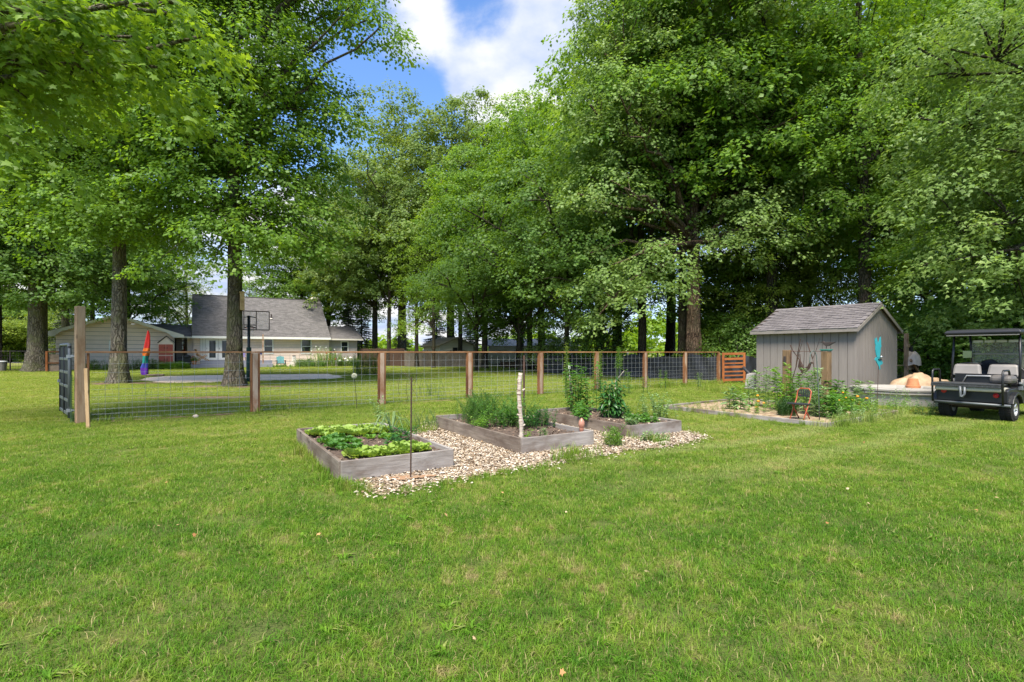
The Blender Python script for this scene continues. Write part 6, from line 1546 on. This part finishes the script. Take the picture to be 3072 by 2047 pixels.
plant('weed', 'green weeds beside the left rear wheel of the cart', 'weeds', (PX(2800, 10.9), 11.0), ring_stems(30, .22, .10, .32, 98, 1.4), 'leaf_darkveg', LANCE, .07, .03, 12, 98, 0, .4, .05, .6, .3, .003)
# shrubs by the house
def shrub(label, u, y, h, r, mat, seed, n=60, ll=.12, lw=.05, fl=None, name='shrub', cat='shrub', per=22, at=None):
    b = at or hl(u, y); return plant(name, label, cat, b, ring_stems(n, r, h * .45, h, seed, 1.2), mat, LANCE, ll, lw, per, seed, 0, .35, .08, .5, .3, .008, False, 'shrubs along the house', fl)
shrub('green shrub at the left part of the garage wall', 272, 0, .9, .9, 'leaf_deep', 101, 70, at=atdepth(285, 38.9)[:2]); shrub('leafy shrub right of the garage window', 0, 0, 1.0, .8, 'leaf_deep', 102, 70, at=atdepth(405, 39.9)[:2])
shrub('low border plants below the garage wall', 0, 0, .55, 1.1, 'leaf_strap', 103, 70, at=atdepth(335, 39.0)[:2]); shrub('bush left of the red cupboard', 0, 0, .95, .55, 'leaf_deep', 104, 60, at=atdepth(463, 40.4)[:2])
shrub('bright day lilies in front of the red cupboard', 0, 0, .6, .7, 'leaf_strap', 105, 60, .30, .03, at=atdepth(515, 40.6)[:2]); shrub('day lilies below the garage corner', 0, 0, .6, .5, 'leaf_strap', 106, 50, .30, .03, at=atdepth(538, 41.4)[:2])
shrub('tall rose bush with pale top before the right half of the house', 975, -1.2, 2.0, 1.1, 'leaf_light', 107, 110, .11, .05, (14, .06, 'f_white'), per=30); shrub('rose bush on the right side with red flowers', 1000, -1.6, 1.3, .7, 'leaf_veg', 108, 70, .11, .05, (5, .08, 'f_red'))
shrub('variegated grass clump right of the wire basket stand', 915, -1.6, .75, .6, 'leaf_pale', 109, 60, .30, .03); shrub('small round bush with pale flowers', 955, -2.6, .8, .5, 'leaf_veg', 110, 60, .1, .045)
shrub('white peony bush in the bed right of the house', 1045, -2.0, .85, .6, 'leaf_deep', 111, 70, .12, .05, (5, .13, 'f_white')); shrub('low dark shrubs under the wing window', 1048, .1, 1.1, .9, 'leaf_deep', 112, 80, .12, .05)
shrub('round leafy bush on the lawn left of the second fence post', 0, 0, 1.75, .75, 'leaf_deep', 113, 90, .12, .05, per=30, at=(PX(1104, 30), 30)); shrub('thin low border plants right of the deck', 855, -1.6, .3, 1.0, 'leaf_strap', 114, 50, .12, .03)
plant('potted_flowers', 'red and green flowers growing in the terracotta deck planter', 'flowers', (*hl(583, -1.65),), ring_stems(30, .2, .15, .45, 120), 'leaf_strap', LANCE, .14, .06, 12, 120, .60, .6, .05, .5, .5, .004, False, None, (14, .045, 'f_red'))

# ------------------------------------------------------------------ trees
def blob(u, v, Y, ru, rv, rd): return (PX(u, Y), Y, PZ(v, Y), ru * Y / F, rd, rv * Y / F)
def hero(label, base, h, r0, blobs, n, gap, seed, leaf, bark, R=1.1, sprigs=10, leaves=17, size=.15, shape=KITE, lean=(0, 0), limb_n=10, limb_r=.10, droop=.5, start=.28, dead=(), sprig_r=.34, thin=0, wob=.35, name='maple_tree', group='big maples around the yard'):
    cl = clumps_in(RNG(seed), blobs, gap, n)
    tm = trunk(seed + 1, base, h, r0, lean, 18, 1.0, cl, limb_n, limb_r, start, dead, wob)
    return tree(label, base, tm, crown(seed + 2, cl, base, R, sprigs, leaves, size, shape, droop, sprig_r, thin), M[bark], M[leaf], group, name)
Y = 20.3
hero('big maple with the thick mossy trunk beside the basketball hoop', T2, 20, .30, [blob(640, -190, Y, 330, 220, 4), blob(940, -80, Y, 230, 110, 2.5), blob(1090, 40, Y - 1, 95, 50, 1.2), blob(600, 190, Y, 190, 170, 3.2), blob(850, 220, Y, 165, 125, 3), blob(960, 330, Y, 90, 80, 1.5), blob(700, 400, Y, 230, 140, 3.2),
     blob(870, 520, Y, 140, 110, 2.6), blob(620, 590, Y, 140, 90, 2.2), blob(800, 650, Y, 170, 80, 2.4), blob(640, 740, Y, 80, 40, 1.2), blob(900, 730, Y, 110, 45, 1.5), blob(540, 520, Y, 80, 120, 2), blob(740, 800, Y - 1.5, 110, 30, .9), blob(540, 790, Y - .5, 60, 30, .9), blob(800, 700, Y - 2, 130, 60, 1.2)], 300, 1.05, 201, 'leaf_maple', 'bark_mid', R=1.15, sprigs=14, leaves=23, size=.135, limb_n=14, wob=.2)
Y = 22.3
hero('maple with the bare ridged trunk in front of the garage', T1, 20, .30, [blob(320, 600, Y - .5, 190, 90, 2.5), blob(190, 480, Y, 170, 110, 3), blob(470, 600, Y, 110, 90, 2.2), blob(330, 300, Y, 220, 170, 3.5), blob(300, 40, Y, 260, 180, 4), blob(480, 420, Y, 120, 90, 2), blob(420, 690, Y, 90, 40, 1.6), blob(220, 660, Y - 1, 90, 50, 1.6), blob(370, 600, Y - 2.5, 130, 90, 1.2), blob(360, 350, Y - 3, 150, 150, 1.2)],
     250, 1.1, 211, 'leaf_maple', 'bark_grey', R=1.15, sprigs=14, leaves=23, size=.135, wob=.2)
Y = 8.5
hero('near maple left of the picture with bright boughs hanging into view', (-12.5, 8.0), 15, .32, [blob(110, 40, Y, 230, 90, 1.6), blob(330, 130, Y, 120, 60, 1.0), blob(480, 10, Y, 130, 50, 1.0), blob(60, 230, Y, 130, 70, 1.0), blob(250, 230, Y + .6, 110, 50, .9), blob(-200, 0, Y, 200, 250, 2), blob(20, 400, Y - .5, 70, 40, .6)],
     120, .62, 221, 'leaf_light', 'bark_grey', R=.75, sprigs=9, leaves=17, size=.12, limb_r=.05, shape=MAPLE, sprig_r=.30, droop=.8)
Y = 36
hero('broad old maple at the far left beside the garage', (PX(107, Y), Y), 22, .52, [blob(20, 780, Y, 190, 100, 3.5), blob(230, 830, Y, 130, 90, 3.5), blob(100, 620, Y, 230, 140, 4.5), blob(180, 420, Y, 230, 150, 4.5), blob(-80, 450, Y, 200, 200, 4), blob(330, 760, Y + 1, 110, 100, 3), blob(60, 870, Y, 120, 45, 3), blob(230, 900, Y, 120, 35, 2.5), blob(60, 250, Y, 250, 130, 4)],
     280, 1.35, 231, 'leaf_deep', 'bark_grey', R=1.7, sprigs=13, leaves=19, size=.20, sprig_r=.45, limb_r=.16)
Y = 27
big = (PX(2082, Y), Y)
hero('tall pale-barked maple with a broken limb at the centre of the wood', big, 25, .38,
     [blob(2080, -120, Y, 290, 200, 4.5), blob(1930, 130, Y, 170, 150, 3.5), blob(2250, 130, Y, 210, 140, 3.5), blob(1850, 380, Y - 1, 150, 130, 3.5), blob(2090, 330, Y, 190, 110, 3.5), blob(2330, 400, Y - 1, 150, 120, 3), blob(1830, 590, Y - 2, 140, 80, 2.6), blob(2270, 590, Y - 1, 110, 70, 2.4),
      blob(1880, 800, Y - 2.5, 150, 75, 2.6), blob(1960, 850, Y - 3, 75, 45, 1.4), blob(2200, 690, Y - 3, 90, 50, 1.6), blob(2330, 700, Y - 2, 170, 70, 2.6), blob(2400, 610, Y - 2, 110, 60, 2.4), blob(1800, 940, Y - 2, 90, 60, 1.8)],
     270, 1.6, 241, 'leaf_silver', 'bark_brown', R=1.45, sprigs=16, leaves=26, size=.145, sprig_r=.40, limb_n=16, limb_r=.15,
     dead=((PZ(720, Y), (PX(1870, Y - 4.2), Y - 4.2, PZ(560, Y - 4.2)), .14), (PZ(600, Y), (PX(1890, Y - 4.4), Y - 4.4, PZ(410, Y - 4.4)), .12), (PZ(620, Y), (PX(2330, Y), Y - .5, PZ(230, Y)), .16), (PZ(610, Y), (PX(2000, Y), Y - 1, PZ(540, Y)), .07)))
Y = 24
hero('dark-trunked maple rising behind the shed roof', (PX(2592, Y), Y), 24, .30, [blob(2600, 120, Y, 260, 180, 4), blob(2860, 100, Y, 240, 200, 4), blob(2560, 430, Y - 1, 200, 110, 3.2), blob(2800, 400, Y, 200, 120, 3), blob(2500, 640, Y, 150, 55, 2.6), blob(2760, 600, Y, 150, 70, 2.5), blob(2640, 760, Y, 110, 35, 1.8), blob(2450, 330, Y, 90, 120, 2.5)],
     230, 1.5, 251, 'leaf_maple', 'bark_dark', R=1.35, sprigs=15, leaves=24, size=.14, limb_n=14)
Y = 15
hero('near maple right of the picture whose layered boughs hang over the cart', (21.5, 15.5), 19, .34, [blob(3000, 110, Y, 230, 110, 2.6), blob(2960, 330, Y, 190, 60, 2.2), blob(3060, 480, Y - 1, 190, 55, 2), blob(2900, 560, Y, 100, 35, 1.2), blob(3040, 680, Y - 1, 170, 40, 1.6), blob(2890, 800, Y, 140, 40, 1.4), blob(3060, 780, Y - 1, 120, 45, 1.6), blob(2960, 890, Y + 1, 170, 45, 1.3),
     blob(2870, 930, Y + 2, 80, 45, 1.2), blob(3200, 400, Y, 300, 400, 4), blob(3090, 930, Y + 2, 120, 60, 1.5)],
     230, 1.0, 261, 'leaf_silver', 'bark_dark', R=1.1, sprigs=13, leaves=22, size=.112, shape=TRI3, sprig_r=.36, limb_n=12, droop=.7)

# the wood and the trees behind the yard: (kind, u, Y, height, width factor, leaf, bark, label, name)
WT = [
 ('tallA', 1125, 56, 23, 1.05, 'leaf_olive', 'bark_dark', 'tall maple at the left of the middle group, right of the house', 'maple_tree'),
 ('tallC', 1205, 58, 30, 1.05, 'leaf_olive', 'bark_grey', 'highest crown of the middle group with a straight grey trunk', 'oak_tree'),
 ('tallB', 1168, 51, 19, 1.0, 'leaf_silver', 'bark_dark', 'thin-trunked maple between the first two tall ones', 'maple_tree'),
 ('tallC', 1352, 54, 29, .95, 'leaf_olive', 'bark_dark', 'tall tree behind the beige neighbour shed', 'oak_tree'),
 ('tallB', 1380, 50, 19, 1.0, 'leaf_maple', 'bark_dark', 'straight dark tree in front of the beige shed gable', 'maple_tree'),
 ('airy', 1250, 47, 14, 1.0, 'leaf_light', 'bark_dark', 'pale sparse tree with an ivy-covered trunk', 'ash_tree'),
 ('airy', 1300, 44, 12.5, .95, 'leaf_light', 'bark_dark', 'low pale drooping tree left of the neighbour shed roof', 'ash_tree'),
 ('tallA', 1455, 43, 19.5, 1.0, 'leaf_maple', 'bark_dark', 'bushy maple just right of the beige neighbour shed', 'maple_tree'),
 ('tallA', 1560, 46, 25, 1.0, 'leaf_light', 'bark_dark', 'bright-topped maple left of the big pale-barked one', 'maple_tree'),
 ('tallC', 1625, 52, 27.5, .85, 'leaf_olive', 'bark_dark', 'tall tree whose top rises beside the small white cloud', 'oak_tree'),
 ('mid', 1430, 37, 9.2, 1.25, 'leaf_deep', 'bark_dark', 'low spreading dark maple before the cream neighbour house', 'maple_tree'),
 ('mid', 1560, 35, 9.8, 1.15, 'leaf_deep', 'bark_dark', 'low dark maple right of the cream neighbour house', 'maple_tree'),
 ('tallB', 1590, 40, 20, 1.0, 'leaf_maple', 'bark_dark', 'slender maple in front of the cream house end', 'maple_tree'),
 ('tallA', 1800, 38, 25.5, .95, 'leaf_light', 'bark_dark', 'tall maple left behind the big pale-barked one', 'maple_tree'),
 ('mid', 1700, 31, 12.5, 1.0, 'leaf_deep', 'bark_dark', 'shaded middle-height maple left of the black barrier', 'maple_tree'),
 ('tallB', 1925, 29.5, 21, 1.0, 'leaf_maple', 'bark_dark', 'thick black trunk left of the pale-barked maple', 'maple_tree'),
 ('tallB', 2046, 28.6, 23, .9, 'leaf_maple', 'bark_dark', 'nearly black trunk touching the pale-barked maple', 'maple_tree'),
 ('airy', 1850, 34, 24, 1.0, 'leaf_maple', 'bark_dark', 'tall shaded maple deep behind the black barrier', 'maple_tree'),
 ('tallB', 2215, 30, 22, 1.0, 'leaf_maple', 'bark_dark', 'thin trunk left of the shed, behind the orange gate', 'maple_tree'),
 ('tallB', 2315, 27, 25, 1.0, 'leaf_maple', 'bark_dark', 'thick dark trunk above the left end of the shed roof', 'maple_tree'),
 ('airy', 2375, 34, 24, 1.0, 'leaf_maple', 'bark_brown', 'brown trunk above the middle of the shed roof', 'maple_tree'),
 ('airy', 2420, 38, 24, 1.0, 'leaf_maple', 'bark_dark', 'far slim trunk above the middle of the shed roof', 'maple_tree'),
 ('airy', 2010, 42, 30, 1.0, 'leaf_olive', 'bark_dark', 'high tree at the back left of the pale-barked maple', 'maple_tree'),
 ('airy', 2720, 31, 27, 1.1, 'leaf_light', 'bark_grey', 'grey-trunked maple right of the shed ridge', 'maple_tree'),
 ('tallC', 2850, 34, 31, 1.1, 'leaf_maple', 'bark_dark', 'high maple behind the golf cart roof', 'maple_tree'),
 ('airy', 2960, 27, 24, 1.1, 'leaf_maple', 'bark_dark', 'shaded maple behind the golf cart windscreen', 'maple_tree'),
 ('tallC', 3120, 30, 28, 1.1, 'leaf_maple', 'bark_dark', 'shaded maple at the right edge behind the near boughs', 'maple_tree'),
 ('mid', 1800, 31, 8.0, 1.0, 'leaf_maple', 'bark_dark', 'low shaded maple over the left part of the black barrier', 'maple_tree'),
 ('low', 2150, 33, 8.5, 1.1, 'leaf_light', 'bark_dark', 'bright low understorey maple behind the orange gate', 'maple_tree'),
 ('mid', 2330, 30, 9, 1.0, 'leaf_yellow', 'bark_dark', 'yellow-green understorey tree above the shed roof', 'maple_tree'),
 ('mid', 2490, 28, 8.5, .9, 'leaf_yellow', 'bark_dark', 'yellow-green understorey tree behind the shed ridge', 'maple_tree'),
 ('low', 2880, 22, 7, 1.1, 'leaf_maple', 'bark_dark', 'shaded understorey maple behind the cart seats', 'maple_tree'),
 ('low', 3060, 20, 7.5, 1.1, 'leaf_maple', 'bark_dark', 'shaded understorey maple at the right edge', 'maple_tree'),
 ('tallA', 905, 62, 17.5, 1.15, 'leaf_maple', 'bark_dark', 'maple rising behind the chimney of the house', 'maple_tree'),
 ('tallC', 985, 64, 22, .95, 'leaf_maple', 'bark_dark', 'maple behind the right wing of the house', 'maple_tree'),
 ('airy', 560, 62, 15.5, 1.0, 'leaf_yellow', 'bark_grey', 'airy yellow-green tree behind the left end of the house roof', 'locust_tree'),
 ('airy', 500, 66, 13, 1.0, 'leaf_yellow', 'bark_grey', 'airy pale tree between garage and house', 'locust_tree'),
 ('airy', 745, 66, 13.5, .8, 'leaf_yellow', 'bark_grey', 'small yellow tree showing right of the big mossy trunk', 'locust_tree'),
 ('tallC', 196, 50, 22, 1.0, 'leaf_deep', 'bark_grey', 'thick trunk above the left slope of the garage roof', 'maple_tree'),
 ('tallB', 278, 54, 20, 1.1, 'leaf_deep', 'bark_dark', 'slim trunk above the middle of the garage roof', 'maple_tree'),
 ('tallB', 134, 37.5, 21, .9, 'leaf_deep', 'bark_grey', 'second trunk just behind the broad old maple', 'maple_tree'),
 ('tallA', 385, 44, 15, 1.0, 'leaf_maple', 'bark_dark', 'maple whose low crown shows over the garage right slope', 'maple_tree'),
 ('tallB', -6, 37, 18, 1.0, 'leaf_maple', 'bark_dark', 'thin dark trunk at the very left edge', 'maple_tree'),
 ('low', 30, 68, 10, 1.5, 'leaf_yellow', 'bark_dark', 'bright yellow-green tree across the road at the far left', 'maple_tree'),
 ('low', 110, 72, 9, 1.5, 'leaf_light', 'bark_dark', 'bright tree across the road behind the old maple', 'maple_tree'),
 ('low', 165, 66, 7.5, 1.4, 'leaf_yellow', 'bark_dark', 'bright tree beyond the left corner of the garage', 'maple_tree'),
 ('low', -60, 66, 10, 1.5, 'leaf_light', 'bark_dark', 'bright tree across the road at the extreme left', 'maple_tree'),
 ('spruce', 1045, 60, 8.5, 1.0, 'needle', 'bark_dark', 'grey-green spruce behind the wing of the house', 'spruce_tree'),
 ('spruce', 1085, 66, 9, 1.2, 'needle', 'bark_dark', 'second grey-green spruce right of the house wing', 'spruce_tree'),
 ('spruce', 1310, 70, 9, 1.2, 'needle', 'bark_dark', 'pale spruce behind the beige neighbour shed', 'spruce_tree'),
 ('spruce', 1205, 72, 7, 1.2, 'needle', 'bark_dark', 'pale low spruce behind the stockade fence', 'spruce_tree'),
 ('spruce', 1410, 68, 8.5, 1.2, 'needle', 'bark_dark', 'pale spruce right of the beige neighbour shed', 'spruce_tree'),
 ('spruce', 205, 62, 9.5, 1.2, 'needle', 'bark_dark', 'pale spruce behind the left slope of the garage', 'spruce_tree'),
 ('shrub', 1670, 34, 2.6, 1.1, 'leaf_silver', 'bark_dark', 'shrub rising behind the left end of the black barrier', 'shrub'),
 ('shrub', 1760, 31, 3.2, 1.1, 'leaf_deep', 'bark_dark', 'shrub behind the black barrier near the saplings', 'shrub'),
 ('shrub', 2165, 29, 3.6, 1.0, 'leaf_maple', 'bark_dark', 'leafy shrub right of the pale-barked trunk', 'shrub'),
 ('shrub', 2205, 27.5, 3.6, 1.1, 'leaf_maple', 'bark_dark', 'leafy shrub directly behind the orange gate', 'shrub'),
 ('shrub', 2255, 25.5, 3.0, 1.0, 'leaf_deep', 'bark_dark', 'leafy shrub against the left corner of the shed', 'shrub'),
 ('shrub', 2790, 19.5, 3.0, 1.0, 'leaf_deep', 'bark_dark', 'leafy shrub between rack and golf cart', 'shrub'),
 ('shrub', 2900, 18, 2.8, 1.1, 'leaf_maple', 'bark_dark', 'leafy shrub seen through the cart windscreen', 'shrub'),
 ('shrub', 3040, 17, 2.8, 1.1, 'leaf_deep', 'bark_dark', 'leafy shrub right of the cart windscreen', 'shrub'),
]
for k, (kind, u, Y, h, w, lf_, bk, lb_, nm) in enumerate(WT):
    place(kind, u, Y, h, w, (k * 67) % 360, lf_, bk, lb_, nm, cat='shrub' if nm == 'shrub' else 'tree', group='shrubs at the edge of the wood' if nm == 'shrub' else 'trees behind the yard')
# far-off wood closing the horizon: one mass nobody could count
g = np.random.default_rng(500); P = []
n = 1500
a = np.concatenate([g.uniform(-1.35, 1.35, n)]); R_ = g.uniform(105, 140, n)
hh = 3.6 + 1.6 * np.sin(a * 9) + 1.8 * np.sin(a * 23 + 1) + 1.0 * np.sin(a * 51)
hh = hh + np.clip((a - .12) * 20, 0, 5)
z = hh * g.random(n) ** .7
cl = np.stack([np.sin(a) * R_, np.cos(a) * R_, np.maximum(z, .4)], 1)
V, Fc = crown(501, cl, (0, 0), 2.6, 5, 8, 1.0, KITE, .2, 1.1)
o = link('distant_wood', np_mesh('distant_wood', V, Fc), M['leaf_light']); tag(o, 'distant line of trees closing the horizon', 'woods', None, 'stuff')
